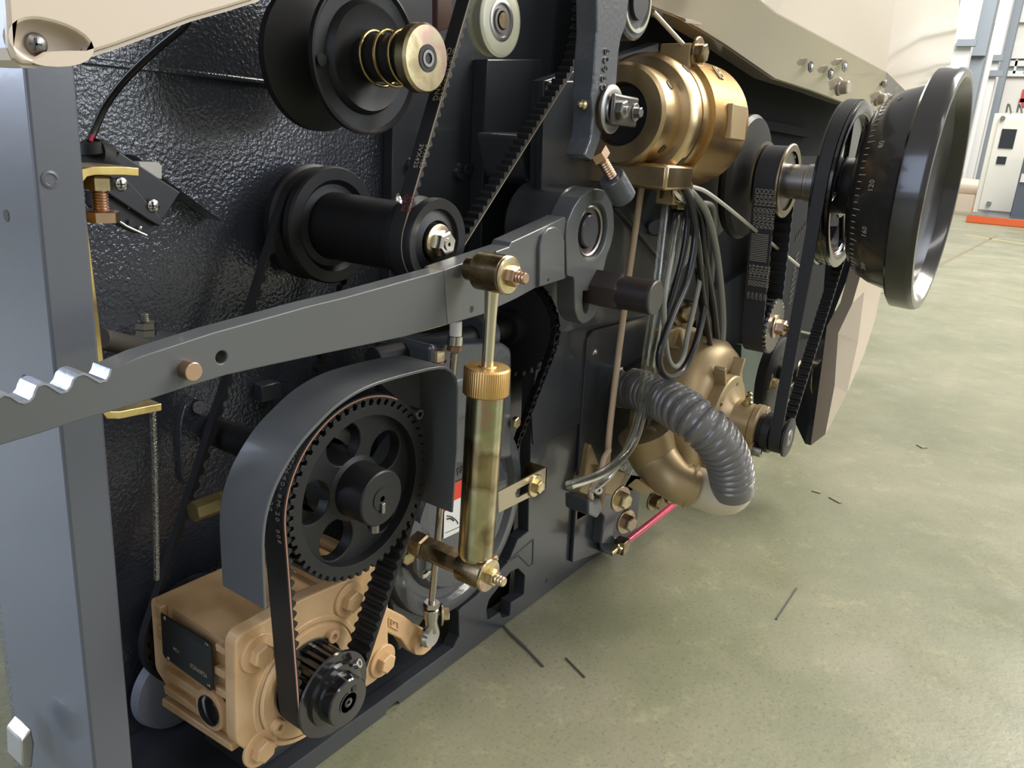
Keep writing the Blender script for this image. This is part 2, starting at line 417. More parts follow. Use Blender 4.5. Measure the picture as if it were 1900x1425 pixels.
# distant clutter between wheel and cabinet
for i, (px, py, r, m, l) in enumerate([(1800, 296, .13, BEIGED, 'pale beige machine part heaped on the floor behind the handwheel rim'), (1812, 318, .1, GREYD, 'dark grey machine part on the floor beside the white cabinet'), (1806, 332, .06, ORG, 'thin orange skid lying under the distant machine parts')]):
    p = PX(px, py, 15.2); p.x += 1.2*i*(i < 2); hz = [.62, .36, .1][i]
    bm = [box((p.x-.2, p.y-.2, 0), (p.x+.2, p.y+.2, hz*.45)), lathe([(-.25, 0), (-.25, r), (.05, r*1.1), (.1, r*.6), (.25, r*.6), (.25, 0)], (p.x, p.y, hz*.62), Y, 20), cyl((p.x, p.y+.1, hz*.4), (p.x, p.y+.1, hz), r*.4)] if i < 2 else box((p.x-.1, p.y-.4, 0), (p.x+.1, p.y+.4, .08))
    tag(obj(['distant_casting', 'distant_motor', 'floor_skid'][i], bm, m), l, ['casting', 'motor', 'skid'][i])
# floor marking line and crack, slightly raised paint
a, b = PZ(1712, 505, 0), PZ(1808, 458, 0)
def strip(a, b, w):
    d = (b-a).normalized(); n = Z.cross(d)*w; return prism([a-n, b-n, b+n, a+n], (0, 0, .0015))
o = obj('trim_7', strip(PZ(1640, 545, 0), PZ(1850, 437, 0), .012), mat('floor_joint_sealant', '6f6650', .7)); struct(o)
o = obj('trim_8', strip(PZ(1790, 436, 0), PZ(1960, 462, 0), .03), mat('floor_line_yellow', 'a69a60', .6)); struct(o)

DK = mat('floor_crack_dark', '45453a', .8)
struct(obj('trim_9', [strip(PZ(a, b, 0), PZ(c_, d_, 0), w) for a, b, c_, d_, w in ((930, 1158, 948, 1178, .0012), (948, 1178, 975, 1203, .0016), (975, 1203, 1008, 1238, .0010), (1050, 1222, 1085, 1258, .0006), (1478, 1092, 1440, 1150, .0009))], DK))
struct(obj('trim_10', [strip(PZ(a, b, 0), PZ(c_, d_, 0), w) for a, b, c_, d_, w in ((1705, 826, 1716, 832, .006), (1508, 910, 1524, 915, .005), (1540, 923, 1560, 934, .003))], mat('floor_scuff', '77705c', .7)))
p = W2(1893, 178); tag(obj('wall_sign', [box((xw-.04, p.y-.6, p.z-.12), (xw-.001, p.y, p.z-.05)), box((xw-.04, p.y-.12, p.z-.2), (xw-.001, p.y-.02, p.z+.12))], mat('sign_red', 'c03a3a', .5)), 'red lettering mark on the far wall at the right edge of the photo', 'sign')
obj('door_plate', box((12.185, PX(1894, 330, 12.2).y-.3, PX(1894, 338, 12.2).z), (12.199, PX(1894, 330, 12.2).y, PX(1894, 322, 12.2).z)), CABI, blue, label='small white plate')
# ================================================================ MACHINE FRAME
YF, YB = .413, .54
fr = thing('machine_frame', 'dark slate painted steel machine frame with textured back plate standing on the green floor', 'machine', (.6, .48, 0))
# left: corner post (hollow box column)
xr, xl = P(245, 1395, .40).x, P(172, 1395, .40).x
post = obj('corner_post', box((xl, .40, 0.0), (xr, .502, .85)), POST, fr, .0015)
for px, py, r in ((93, 333, .0042),):
    c = P(px, py, .40); obj('blanking_screw', lathe([(0, 0), (0, r), (.0004, r), (.0007, r*.7), (.0002, r*.6), (.0002, 0)], c, NY, 24), POST, post)
for px, py, r in ((12, 400, .003), (46, 705, .003)):
    c = PX(px, py, xl); obj('tapped_hole', lathe([(.0002, 0), (.0002, r)], c, -X, 20), PLATEB, post)
obj('adjusting_lug', yplate([(40, 1375), (58, 1352), (64, 1380), (60, 1425), (42, 1425)], .45, .02), STEEL, post, .001, label='bare bright steel edge')
# back plate, left textured part and right smooth part
xs = P(711, 300, YB).x
obj('back_plate', box((xr-.004, YB, .0), (xs, YB+.02, .85)), TEX, fr, .001)
obj('rib_bar', prism([P(128, 101, YB-.004), P(530, 152, YB-.004), P(530, 160, YB-.004), P(128, 116, YB-.004)], (0, .006, 0)), TEX, fr, .001)
obj('inner_plate', box((xs, YB-.012, .0), (1.30, YB+.01, .9)), SLATE, fr, .001)
# base: shelf and front strip
obj('base_shelf', box((xr, YF+.003, .001), (P(850, 1180, YF).x, YB, .018)), SLATE, fr, .001)
y0 = YF
out = [(P(200, 1500, y0).x, 0), (P(600, 1425, y0).x, .0), (P(716, 1318, y0).x, 0), (P(720, 1305, y0).x, .005), (P(738, 1296, y0).x, .005), (P(742, 1306, y0).x, 0.0005)]
out += [(P(1115, 1040, y0).x, .0005), (P(1115, 1040, y0).x, .62)]
out += xz([(1010, 150), (1000, 560), (1000, 640), (990, 709), (985, 830), (981, 929)], y0)
up = xz([(980, 986), (961, 1001), (945, 1040), (884, 1106), (857, 1127), (851, 1134), (852, 1181), (846, 1192)], y0)
out += up + [(up[-1][0]-.004, .019), (P(200, 1500, y0).x, .019)]
hx = xz([(947, 1062), (961, 1055), (974, 1068), (972, 1103), (948, 1118), (946, 1143), (932, 1147), (928, 1136), (905, 1151), (903, 1131), (908, 1112)], y0)
sl = xz([(1098, 760), (1110, 755), (1110, 760)], y0)
fp = obj('front_plate', yp2(out, YF, .014, [rnd(hx, .002, 3)], .0008), SLATE, fr)
obj('cut_out_shade', box((P(900, 1100, y0).x, YF+.03, .002), (P(985, 1100, y0).x, YF+.034, .11)), BLACK, fr)  # black sheet standing in for the shade inside the cut-out
obj('stiffener_pad', yplate([(1000, 640), (1040, 618), (1089, 603), (1076, 786), (1004, 818), (990, 826), (987, 760)], YF-.002, .003, bev=.0006, r=.004), SLATE, fr)
tri = [(940, 1043), (989, 1001), (988, 1046), (981, 1050), (962, 1031)]
for a, b in zip(tri, tri[1:]+tri[:1]): obj('cast_rib', tube([P(*a, YF), P(*b, YF)], .0009, 8, 0), SLATE, fr)
obj('tapped_hole', lathe([(.0003, 0), (.0003, .0028), (0, .003)], P(1014, 1077, YF), NY, 20), PLATEB, fr)
# upper body side behind the bearing boss
obj('upper_step', yplate([(1000, 560), (1010, 150), (1330, 150), (1290, 470), (1200, 585), (1169, 589), (1028, 622)], YF-.006, .007, bev=.001), SLATE, fr)
obj('diagonal_rib', prism([P(1135, 385, YF-.006), P(1150, 378, YF-.006), P(1235, 470, YF-.006), P(1228, 490, YF-.006)], (0, -.006, 0)), SLATE, fr, .001)
# access cover
ac = thing('access_cover', 'flat dark slate access cover screwed to the machine side left of the grey hose', 'cover', P(1100, 1000, YF-.002))
obj('cover_plate', yplate([(1090, 630), (1102, 614), (1215, 583), (1180, 1000), (1062, 1045)], YF-.005, .004, bev=.0008, r=.004), SLATE, ac)
obj('cover_screw', [screw(P(1104, 655, YF-.005), NY, .0045)], STEEL, ac)
# right dark side wall of the machine beyond the blower
obj('side_wall', box((.80, .455, .16), (1.9, .475, .9)), SHADED, fr, .001)
obj('side_rail', box((.9, .44, .555), (1.6, .455, .57)), SHADED, fr, .001)
obj('lower_panel', yplate([(1290, 560), (1560, 400), (1548, 600), (1500, 776), (1440, 777), (1300, 800)], .44, .015), SHADED, fr)
obj('ceiling_plate', box((.85, .385, .66), (1.75, .46, .675)), SLATE, fr)
obj('shade_hood', box((.16, .30, .74), (.62, .56, .755)), BEIGED, fr, label='unseen beige hood added to shade the machine')  # added out of view to cast shade on the frame below
# holes
for px, py, r, yy in ((853, 318, .009, YB-.012), (760, 305, .006, YB-.012), (866, 315, .006, YB-.014)):
    obj('flush_screw', lathe([(0, 0), (0, r), (.003, r*.9), (.003, r*.5), (.0015, r*.45), (.0015, 0)], P(px, py, yy), NY, 24), SLATE, fr)
vb = [(957, 120), (945, 235), (897, 245), (893, 440), (870, 455), (840, 60)]
obj('inner_web', yplate([(905, 110), (1005, 110), (990, 420), (893, 470), (899, 235)], YB-.03, .018, bev=.001), SLATE, fr)
# oval slot boss low on back plate, small studs
obj('oval_boss', yplate([(340, 900), (334, 790), (345, 750), (362, 735), (380, 742), (388, 765), (372, 900)], YB-.006, .007, bev=.001, r=.008), TEX, fr)
obj('boss_pin', cyl(P(371, 756, YB-.006), P(371, 756, YB-.011), .0055), TEX, fr)
obj('rail_clip', box(P(470, 730, YB)-V((0, .012, .006)), P(505, 715, YB)+V((0, 0, .006))), SLATE, fr, .001)
def rp(px, p): return px*((V(p)-CP).dot(CF))/FPX
def yl(p, y): return V((p[0], y, p[2]))
def loop_path(c1, r1, c2, r2, step=.002):
    """closed open-belt path around two circles in the xz plane (x,z pairs)"""
    c1, c2 = V((c1[0], c1[1])), V((c2[0], c2[1])); d = c2-c1; L = d.length; a = atan2(d.y, d.x); b = acos((r1-r2)/L)
    pts = []
    def arc(c, r, s, e):
        n = max(6, int(abs(e-s)*r/step))
        for k in range(n): t = s+(e-s)*k/n; pts.append((c.x+r*cos(t), c.y+r*sin(t)))
    arc(c1, r1, a+b, a+2*pi-b)
    p, q = V((c1.x+r1*cos(a-b), c1.y+r1*sin(a-b))), V((c2.x+r2*cos(a-b), c2.y+r2*sin(a-b)))
    n = max(2, int((q-p).length/step)); pts += [tuple(p.lerp(q, k/n)) for k in range(n)]
    arc(c2, r2, a-b, a+b)
    p, q = V((c2.x+r2*cos(a+b), c2.y+r2*sin(a+b))), V((c1.x+r1*cos(a+b), c1.y+r1*sin(a+b)))
    n = max(2, int((q-p).length/step)); pts += [tuple(p.lerp(q, k/n)) for k in range(n)]
    return pts
def belt(c1, r1, c2, r2, y0, y1, th, tooth=0, pitch=.008, step=None):
    step = step or (pitch/8 if tooth else .003)
    pts = [V(p+(0,)) for p in loop_path(c1, r1, c2, r2, step/2)]; pts = resample(pts+[pts[0]], step)[:-1]; n = len(pts); bm = bmesh.new(); R = []
    for i in range(n):
        t = (pts[(i+1) % n]-pts[i-1]).normalized(); nn = V((t.y, -t.x, 0)); s = i*step
        d = tooth*(.5+.5*tanh(3*sin(2*pi*s/pitch))) if tooth else 0
        o = pts[i]+nn*th; q = pts[i]-nn*d
        R.append([bm.verts.new(v) for v in ((o.x, y0, o.y), (o.x, y1, o.y), (q.x, y1, q.y), (q.x, y0, q.y))])
    for i in range(n):
        a, b = R[i], R[(i+1) % n]
        for k in range(4): bm.faces.new((a[k], a[(k+1) % 4], b[(k+1) % 4], b[k]))
    return bm
def gear(cx, cz, r, nt, dep, duty=.5, flat=True):
    out = []
    for k in range(nt):
        for f, rr in ((0, r), (duty*.8, r), (duty, r-dep*.5), (duty+.1, r-dep), (.9, r-dep), (.97, r-dep*.5)):
            a = 2*pi*(k+f)/nt; out.append((cx+rr*cos(a), cz+rr*sin(a)))
    return out

# ================================================================ LEVER
la = thing('lever_arm', 'long grey cast lever arm with notched left end crossing the machine to its bearing boss', 'lever', P(500, 640, .345))
yb = .345
notch = [(-40, 752), (-8, 740), (8, 732), (20, 734), (30, 740), (37, 745), (45, 747), (54, 744), (60, 737), (63, 727), (68, 717), (80, 712), (90, 713), (98, 718), (107, 724), (114, 728), (123, 726), (130, 718), (134, 706), (142, 697), (155, 693), (165, 696), (175, 702), (186, 708), (196, 706), (201, 698), (204, 686)]
top = notch[:]
top += [(263, 660), (337, 636), (395, 617), (453, 601), (500, 588), (575, 567), (646, 550), (700, 535), (823, 501)]
bot = [(830, 603), (751, 625), (575, 662), (500, 678), (421, 696), (351, 717), (246, 752), (140, 783), (70, 806), (0, 827), (-40, 842)]
q = xz(top+bot, yb)
h1 = circ(P(411, 663, yb).x, P(411, 663, yb).z, .0034, 20)
obj('left_bar', yp2(q, yb, .014, [h1], .0007), GREY, la)
# bare filed metal in the notches
obj('filed_notches', ribbon([P(a, b-1.5, yb-.0003) for a, b in notch], (0, .0146, 0), .0010, 0), mat('filed_steel', '989ba3', .4, metal=.8, bump=(260, .4, .0008)), la, label='bare bright filed metal along the notches')
def yy(px): return yb+.001+(px-823)/(1050-823)*.016
tr = [(823, 501), (874, 483), (945, 458), (949, 449), (1049, 402), (1056, 430), (1051, 516), (1010, 530), (993, 535), (959, 554), (893, 585), (830, 603)]
obj('right_bar', prism([P(a, b, yy(a)) for a, b in tr], (0, .018, 0)), GREY, la, .0008)
pad = [(1001, 533), (1002, 460), (1007, 437), (1018, 423), (1030, 420), (1041, 428), (1048, 447), (1048, 518)]
obj('raised_pad', prism([P(a, b, yy(a)-.0035) for a, b in pad], (0, .005, 0)), GREY, la, .001)
c = P(1018, 519, yy(1018)-.004); obj('pad_hole', lathe([(0, 0), (0, .0012)], c, NY, 12), PLATEB, la)
for px, py in ((918, 472), (875, 574)):
    c = P(px, py, yy(px)-.0003); obj('arm_hole', lathe([(0, 0), (0, .0026), (-.0001, .0026)], c, NY, 18), PLATEB, la)
yh = .360
oh = [(1052, 512), (1050, 440), (1054, 410), (1064, 385), (1078, 365), (1095, 353), (1108, 349), (1122, 353), (1133, 368), (1139, 392), (1140, 425), (1134, 455), (1126, 475), (1121, 499), (1116, 510), (1113, 560), (1104, 585), (1092, 598), (1082, 602), (1073, 594), (1067, 575), (1066, 515)]
hc = P(1101, 430, yh); rb = RY(1101, 430, 53, yh)
sh = [(P(x, z, yh).x, P(x, z, yh).z) for x, z in ((1082, 540), (1094, 540), (1096, 560), (1093, 576), (1088, 582), (1083, 578), (1081, 564))]
obj('bearing_lug', yp2(rnd(xz(oh, yh), .003, 2), yh, .02, [circ(hc.x, hc.z, rb, 48), sh], .001), GREY, la)
obj('boss', cyl(hc+Y*.02, hc+Y*.075, rb*1.48), GREYD, la)
obj('bearing_ring', lathe([(0, rb*1.02), (.0, rb*.9), (-.001, rb*.84), (0, rb*.78), (.004, rb*.78), (.006, rb*1.02)], hc+Y*.004, Y, 48), STEELD, la, label='bright bearing ring in the dark bore')
obj('grease_seal', lathe([(.0, rb*.8), (.001, rb*.62), (.004, rb*.6)], hc+Y*.006, Y, 40), mat('brown_seal', '4a3a38', .35), la)
obj('pivot_pin', lathe([(0, 0), (0, rb*.52), (.001, rb*.56), (.02, rb*.56), (.02, 0)], hc+Y*.003, Y, 40), GREYD, la)
c = P(345, 685, yb); obj('copper_plug', cyl(c+Y*.002, c-Y*.007, .0048), COPP, la)

# ================================================================ DAMPER
dm = thing('gas_damper', 'vertical zinc-plated damper cylinder with knurled gold cap bolted in front of the lever', 'damper', (.4456, .323, .17))
dx, dy = .4456, .323
A1 = V((dx, dy, .4157)); A2 = V((dx, dy, .1835))
def dz(px, py): return PX(px, py, dx).z if 0 else P(px, py, dy).z
z1, z2, z3 = dz(918, 676), dz(918, 725), dz(903, 1024)
obj('top_eye', lathe([(-.012, 0), (-.012, .0125), (-.011, .0135), (.011, .0135), (.012, .0125), (.012, 0)], A1, NY, 40), ZINCD, dm)
obj('spacer', cyl(A1+Y*.022, A1+Y*.012, .0085), ZINCD, dm)
obj('washer', lathe([(0, 0), (0, .0132), (.0012, .0135), (.0024, .0125), (.003, .009), (.003, 0)], A1-Y*.0122, NY, 40), ZINC, dm)
obj('nut', hexn(A1-Y*.0152, NY, .0125, .0062), COPP, dm)
obj('stud', thread(A1-Y*.02, A1-Y*.028, .0042), COPP, dm)
obj('piston_rod', lathe([(-.009, .0066), (-.014, .0054), (-.03, .0046), (z1-.4157-.002, .0044)], A1, Z, 32), mat('satin_rod', 'cfc6ae', .25, metal=1), dm)
cp = obj('knurled_cap', lathe([(0, 0), (0, .0160), (.001, .0168), (z1-z2-.0015, .0168), (z1-z2, .0158), (z1-z2, .007), (z1-z2+.001, .0062), (z1-z2+.001, 0)], (dx, dy, z2), Z, 240, rf=lambda k, r: 1+(.012 if (k % 4) < 2 else 0)*(r > .0165)), KNURL, dm)
obj('cylinder', lathe([(0, 0), (0, .009), (.0006, .0115), (.003, .0132), (.006, .0138), (z2-z3, .0141), (z2-z3, 0)], (dx, dy, z3), Z, 56), ZINCR, dm)
obj('lower_neck', cyl((dx, dy, .183), (dx, dy, z3+.002), .005), ZINCD, dm)
obj('lower_eye', lathe([(-.012, 0), (-.012, .0118), (-.011, .0128), (.0105, .0128), (.012, .0118), (.012, 0)], A2, NY, 40), ZINCD, dm)
obj('washer', lathe([(0, 0), (0, .0132), (.0012, .0135), (.0024, .0128), (.0026, 0)], A2-Y*.012, NY, 40), ZINC, dm)
obj('nut', hexn(A2-Y*.0146, NY, .0122, .006), ZINC, dm)
obj('stud', thread(A2-Y*.0205, A2-Y*.0285, .0042), ZINC, dm)
obj('grease_nipple', lathe([(0, .002), (.003, .002), (.004, .0032), (.006, .0032), (.007, .0015), (.008, 0)], A2+V((.012, -.006, .004)), (1, -.2, .4), 14), ZINC, dm)
hs = thing('hex_spacer', 'gold zinc hexagon spacer carrying the lower end of the damper', 'spacer', A2+Y*.03)
obj('hex_bar', lathe([(0, 0), (0, .0088), (.001, .0098), (.036, .0098), (.037, 0)], A2+Y*.05, NY, 6, a0=.2), ZINCD, hs)
obj('end_hex', hexn(A2+Y*.062, NY, .019, .012), ZINCD, hs)

# ================================================================ GUARD
gd = thing('belt_guard', 'bent grey sheet metal guard curving over the large timing pulley', 'guard', P(620, 1100, .345))
yg = .345
gp = [(490, 1131), (487, 1060), (486, 1000), (493, 950), (508, 905), (528, 865), (556, 822), (588, 786), (622, 753), (660, 727), (700, 709), (750, 694), (795, 683)]
g3 = [P(a, b, yg) for a, b in gp]
cor = [(814, 680), (828, 680), (840, 688), (848, 702), (851, 722)]
g3 = smooth(g3, False, 4)+[P(a, b, yg) for a, b in cor]+[P(850, 830, yg), P(841, 950, yg)]
obj('guard_sheet', ribbon(g3, (0, .040, 0), .0022, 0), GREY, gd, .0004)
obj('mounting_tab', yplate([(700, 706), (790, 685), (790, 770), (770, 770)], yg+.036, .003), GREY, gd)
c = P(773, 772, .36); obj('tab_screw', sock(P(757, 762, .372), NY, .0042, .012), STEELD, gd)

# ================================================================ BIG TIMING PULLEY
yp = .363
pc = V((.3638, yp, .2642)); R1 = .0657
pu = thing('timing_pulley', 'large black toothed timing pulley with five round lightening holes inside the grey guard', 'pulley', yl(pc, yp+.03))
hl = []
for a, b in ((642, 826), (719, 838), (584, 935), (628, 1003), (712, 953)):
    c = P(a, b, yp+.006); hl.append(circ(c.x, c.z, .0152, 36))
obj('web', yp2(circ(pc.x, pc.z, R1*.86, 72), yp+.008, .010, hl, .001), BLACK, pu)
obj('toothed_rim', yp2(gear(pc.x, pc.z, R1-.0005, 54, .0034), yp, .024, [circ(pc.x, pc.z, R1*.83, 90)], .0004), BLACK, pu)
hb = P(690, 921, .345); hb = V((pc.x, .345, pc.z))
obj('hub', lathe([(-.03, 0), (-.03, .026), (-.008, .024), (-.0065, .0205), (0, .0200), (.0165, .0200), (.0175, .0190), (.0175, 0)], yl(pc, yp), NY, 64), BLACK, pu, label='turned hub with worn edge')
obj('shaft_end', lathe([(0, 0), (0, .0082), (.0006, .0082), (.0006, .0022), (-.001, .0020), (-.001, 0)], yl(pc, yp-.0175), NY, 40), BLACK, pu)
obj('key', box((pc.x-.0016, yp-.0195, pc.z-.0105), (pc.x+.0016, yp-.0176, pc.z-.0030)), STEELD, pu, .0003)
obj('set_screw', cyl((pc.x+.001, yp-.010, pc.z-.019), (pc.x+.001, yp-.010, pc.z-.028), .0034), STEELD, pu)
# shaft and bearing seen through the holes
ds = thing('drive_shaft', 'dark shaft with pale bearing rings seen through the holes of the large pulley', 'shaft', yl(pc, .45))
obj('shaft', cyl(yl(pc, .39), yl(pc, YB-.001), .012), BLACK, ds)
obj('bearing_housing', lathe([(0, .03), (0, .040), (.012, .040), (.012, 0)], yl(pc, .412), Y, 48), GREYD, ds)
obj('bearing_ring', lathe([(0, .028), (.0, .036), (.006, .036), (.006, .028)], yl(pc, .405), Y, 48), STEELD, ds)
obj('retaining_ring', lathe([(0, .018), (.0, .024), (.004, .024), (.004, .018)], yl(pc, .400), Y, 48), STEELD, ds)
# small pulley
sc = V((.3362, .361, .1148)); RF = .0318; RT = .0280
sp = thing('drive_pulley', 'small glossy black flanged timing pulley on the peach gearbox shaft', 'pulley', yl(sc, .38))
obj('front_flange', lathe([(0, 0), (0, RF), (-.0015, RF+.0008), (-.002, RF), (-.002, RT-.004)], yl(sc, .361), NY, 64), GLOSSB, sp)
obj('toothed_core', yp2(gear(sc.x, sc.z, RT, 26, .003), .3632, .0235, [circ(sc.x, sc.z, .008)], 0), GLOSSB, sp)
obj('rear_flange', lathe([(0, 0), (0, RF*.97), (.002, RF*.97), (.002, 0)], yl(sc, .387), Y, 64), GLOSSB, sp)
obj('hub', lathe([(0, .0240), (.003, .0235), (.0035, .0190), (.013, .0182), (.014, .0172), (.014, 0)], yl(sc, .361), NY, 64), GLOSSB, sp)
obj('shaft_end', lathe([(0, 0), (0, .0085), (.0005, .0085), (.0005, .0075), (-.0005, .007), (.0003, .0015), (-.001, 0)], yl(sc, .347), NY, 40), GLOSSB, sp)
obj('keyway', box((sc.x+.003, .3462, sc.z+.007), (sc.x+.007, .3468, sc.z+.0105)), PLATEB, sp)
obj('set_screw', sock(V((sc.x+.016, .357, sc.z+.018)), (.35, -.8, .45), .0035, .004), STEEL, sp)
obj('shaft', cyl(yl(sc, .386), yl(sc, .41), .009), STEELD, sp)
# belt
BC1, BC2 = (pc.x, pc.z), (sc.x, sc.z)
bt = obj('timing_belt', belt(BC1, R1+.0006, BC2, RT+.0006, .364, .384, .0028, .0030, .008), RUB)
tag(bt, 'black toothed belt with pale cord edge joining the large and small timing pulleys', 'belt')
dd = V((BC2[0]-BC1[0], BC2[1]-BC1[1])); L_ = dd.length; aa = atan2(dd.y, dd.x); bb = acos((R1-RT)/L_)
sgn = -1
cordpts = []
for k in range(0, 40):
    t = radians(62)+k*radians(3.0)
    if t > (aa-bb) % (2*pi): break
    cordpts.append(V((pc.x+(R1+.0022)*cos(t), .3637, pc.z+(R1+.0022)*sin(t))))
tl = (aa-bb)
P1 = V((pc.x+(R1+.0022)*cos(tl), .3637, pc.z+(R1+.0022)*sin(tl))); P2 = V((sc.x+(RT+.0022)*cos(tl), .3637, sc.z+(RT+.0022)*sin(tl)))
cordpts += [P1, P1.lerp(P2, .5), P2]
obj('cord_edge', tube(cordpts, .0005, 6, 0), CORD, bt, label='pale frayed cord along the belt edge')
for s, deg, yo in (('HTD640-8M-20', 142, .3665), ('HTD640-8M-20', 138, .3735), ('0087  00BZ', 184, .3665)):
    for i, ch in enumerate(s):
        t = radians(deg+i*3.2); c = V((pc.x+(R1+.0041)*cos(t), yo+.0035, pc.z+(R1+.0041)*sin(t)))
        text(ch, c, (-sin(t), 0, cos(t)), (0, -1, 0), .0052, PRINT, bt, 'belt_print', .0002)

# ================================================================ GEARBOX
gx0 = .2842; gy0, gy1 = .403, .503
gb = thing('gearbox', 'peach painted cast gearbox with black name plate below the belt guard', 'gearbox', (.36, .47, .062))
zt = .1625
zb = .085
body = [(-gy1, zb+.012), (-gy1, zt-.006), (-gy1+.004, zt-.001), (-gy1+.03, zt), (-gy0-.012, zt), (-gy0, zt-.006), (-gy0, zb), (-gy1+.02, zb)]
obj('housing', plate(rnd(body, .004, 3), [], (gx0+.165, 0, 0), (0, 1, 0), Z, -.165 if 0 else .165, 0) if 0 else prism([V((gx0, -a, b)) for a, b in rnd(body, .004, 3)], (.150, 0, 0)), PEACH, gb, .0012)
fl_ = [(436, 1196), (448, 1176), (475, 1162), (560, 1112), (640, 1078), (700, 1046), (718, 1060), (722, 1235), (700, 1262), (590, 1335), (492, 1403), (470, 1402), (438, 1380)]
obj('mount_block', box((gx0+.03, .43, .0181), (gx0+.13, .49, zb+.004)), GREYD, gb, .001, label='dark mounting block under the gearbox')
obj('front_flange', yplate(fl_, .394, .012, bev=.0015, r=.006), PEACH, gb)
c0 = P(575, 1262, .392)
obj('round_cover', lathe([(0, 0), (0, .043), (.002, .0445), (.005, .045), (.005, 0)], yl(c0, .3905), Y, 64), PEACH, gb)
obj('cover_rim', lathe([(0, .046), (0, .049), (.0010, .050), (.002, .050), (.002, .045)], yl(c0, .3925), Y, 64), PEACH, gb)
for a, b in ((478, 1210), (646, 1111), (481, 1386), (708, 1225)):
    obj('flange_bolt', bolt(P(a, b, .394), NY, .0152, .0064), PEACH, gb)
for a, b in ((612, 1177), (512, 1344), (520, 1200)):
    obj('cover_screw', sock(P(a, b, .391), NY, .0054, .0055, .45), PEACH, gb)
# ridges on the left face
def LQ(pts, off=.0006, th=.003): return prism([PX(a, b, gx0-off) for a, b in pts], (th, 0, 0))
for pts in ([(300, 1203), (368, 1247), (368, 1262), (302, 1218)], [(300, 1240), (370, 1284), (370, 1300), (302, 1254)], [(302, 1272), (372, 1320), (372, 1330), (305, 1286)],
            [(285, 1120), (297, 1127), (298, 1150), (287, 1144)], [(289, 1160), (300, 1167), (301, 1190), (291, 1184)], [(398, 1194), (417, 1206), (417, 1218), (399, 1206)], [(396, 1236), (416, 1248), (417, 1262), (397, 1250)], [(398, 1272), (419, 1286), (420, 1300), (399, 1286)]):
    obj('cooling_rib', LQ(pts, .005, .006), PEACH, gb, .001)
obj('bottom_rib', LQ([(300, 1296), (428, 1382), (430, 1396), (300, 1310)], .005, .008), PEACH, gb, .001)
npl = obj('name_plate', LQ([(298, 1138), (384, 1190), (391, 1198), (395, 1280), (390, 1282), (306, 1220), (302, 1212)], .0068, .001), PLATEB, gb)
for a, b in ((306, 1147), (383, 1196), (312, 1222), (387, 1273)):
    obj('plate_rivet', screw(PX(a, b, gx0-.0068), -X, .0018), ZINC, npl)
for s, a, b, sz in (('02060826', 353, 1237, .0050), ('N2.1', 322, 1205, .0035)):
    text(s, PX(a, b, gx0-.0069), (0, -1, 0), Z, sz, PRINT, npl, 'plate_text')
obj('plate_band', LQ([(300, 1141), (384, 1192), (385, 1203), (301, 1152)], .0071, .0002), mat('plate_ink', '101312', .4), npl)
sg = PX(398, 1312, gx0-.002)
obj('sight_glass_seat', lathe([(0, 0), (0, .0165), (.0045, .0155), (.0045, 0)], sg, -X, 40), PEACH, gb)
obj('sight_glass', lathe([(0, 0), (0, .0118), (.0015, .0115), (.003, .009), (.0036, 0)], sg-X*.0042, -X, 40), GLOSSB, gb)
obj('oil_plug', lathe([(0, 0), (0, .010), (.003, .009), (.003, .004), (.0, .004)], V((gx0+.055, .43, zt)), Z, 28), PEACH, gb)
for k in range(4): obj('top_rib', box((gx0+.090+k*.014, .412, zt), (gx0+.096+k*.014, .49, zt+.006)), PEACH, gb, .001)
# crank with the letter D
cr = thing('crank_arm', 'peach crank arm marked D, joined to the thin pull rod right of the small pulley', 'crank', P(760, 1190, .40))
yc = .398
obj('crank_body', yplate([(706, 1122), (722, 1129), (750, 1143), (772, 1160), (795, 1170), (806, 1183), (803, 1203), (786, 1217), (771, 1216), (757, 1205), (745, 1187), (706, 1168)], yc, .012, bev=.0015, r=.004), PEACH, cr)
cc = P(776, 1193, yc)
obj('crank_boss', lathe([(0, 0), (0, .0098), (.004, .0092), (.004, .0022), (.002, .002), (.002, 0)], cc, NY, 36), PEACH, cr)
q = [(721, 1146), (738, 1155), (738, 1169), (721, 1160)]
for a, b in zip(q, q[1:]+q[:1]): obj('letter_frame', tube([P(*a, yc-.0003), P(*b, yc-.0003)], .0008, 6, 0), PEACH, cr)
text('D', P(724, 1163, yc-.0002), X, Z, .0075, PEACH, cr, 'cast_letter', .0010)
# pull rod
yr = .388
rd = thing('pull_rod', 'thin bright pull rod with a swivel eye running behind the guard down to the crank', 'rod', P(800, 1185, yr))
def Q(a, b): return P(a, b, yr)
obj('rod', cyl(Q(843, 655), Q(800, 1130), .0030, seg=20), mat('satin_steel', 'a8a096', .25, metal=1), rd)
obj('clevis', cyl(Q(846, 596), Q(845, 630), .0050, seg=20), WHITE, rd, label='pale clevis sleeve')
obj('sleeve', cyl(Q(845, 622), Q(844, 640), .0066, seg=24), STEEL, rd)
obj('lock_nut', hexn(Q(844, 641), Q(843, 655)-Q(844, 641), .011, .005), COPP, rd)
obj('lock_nut', hexn(Q(801, 1117), Q(800, 1130)-Q(801, 1117), .0125, .0055), STEEL, rd)
obj('rod_end_sleeve', cyl(Q(800, 1128), Q(800, 1148), .0070, .0062), STEEL, rd)
obj('rod_end', tube([Q(800, 1146), Q(801, 1158), Q(804, 1168)], lambda s: .0055, 14), STEEL, rd)
obj('swivel_eye', lathe([(-.003, 0), (-.004, .009), (0, .0105), (.004, .009), (.003, 0)], Q(797, 1180), NY, 32), STEEL, rd)
obj('pivot_bolt', bolt(P(818, 1140, yr+.014), (.7, -.7, 0), .011, .006), ZINC, rd)

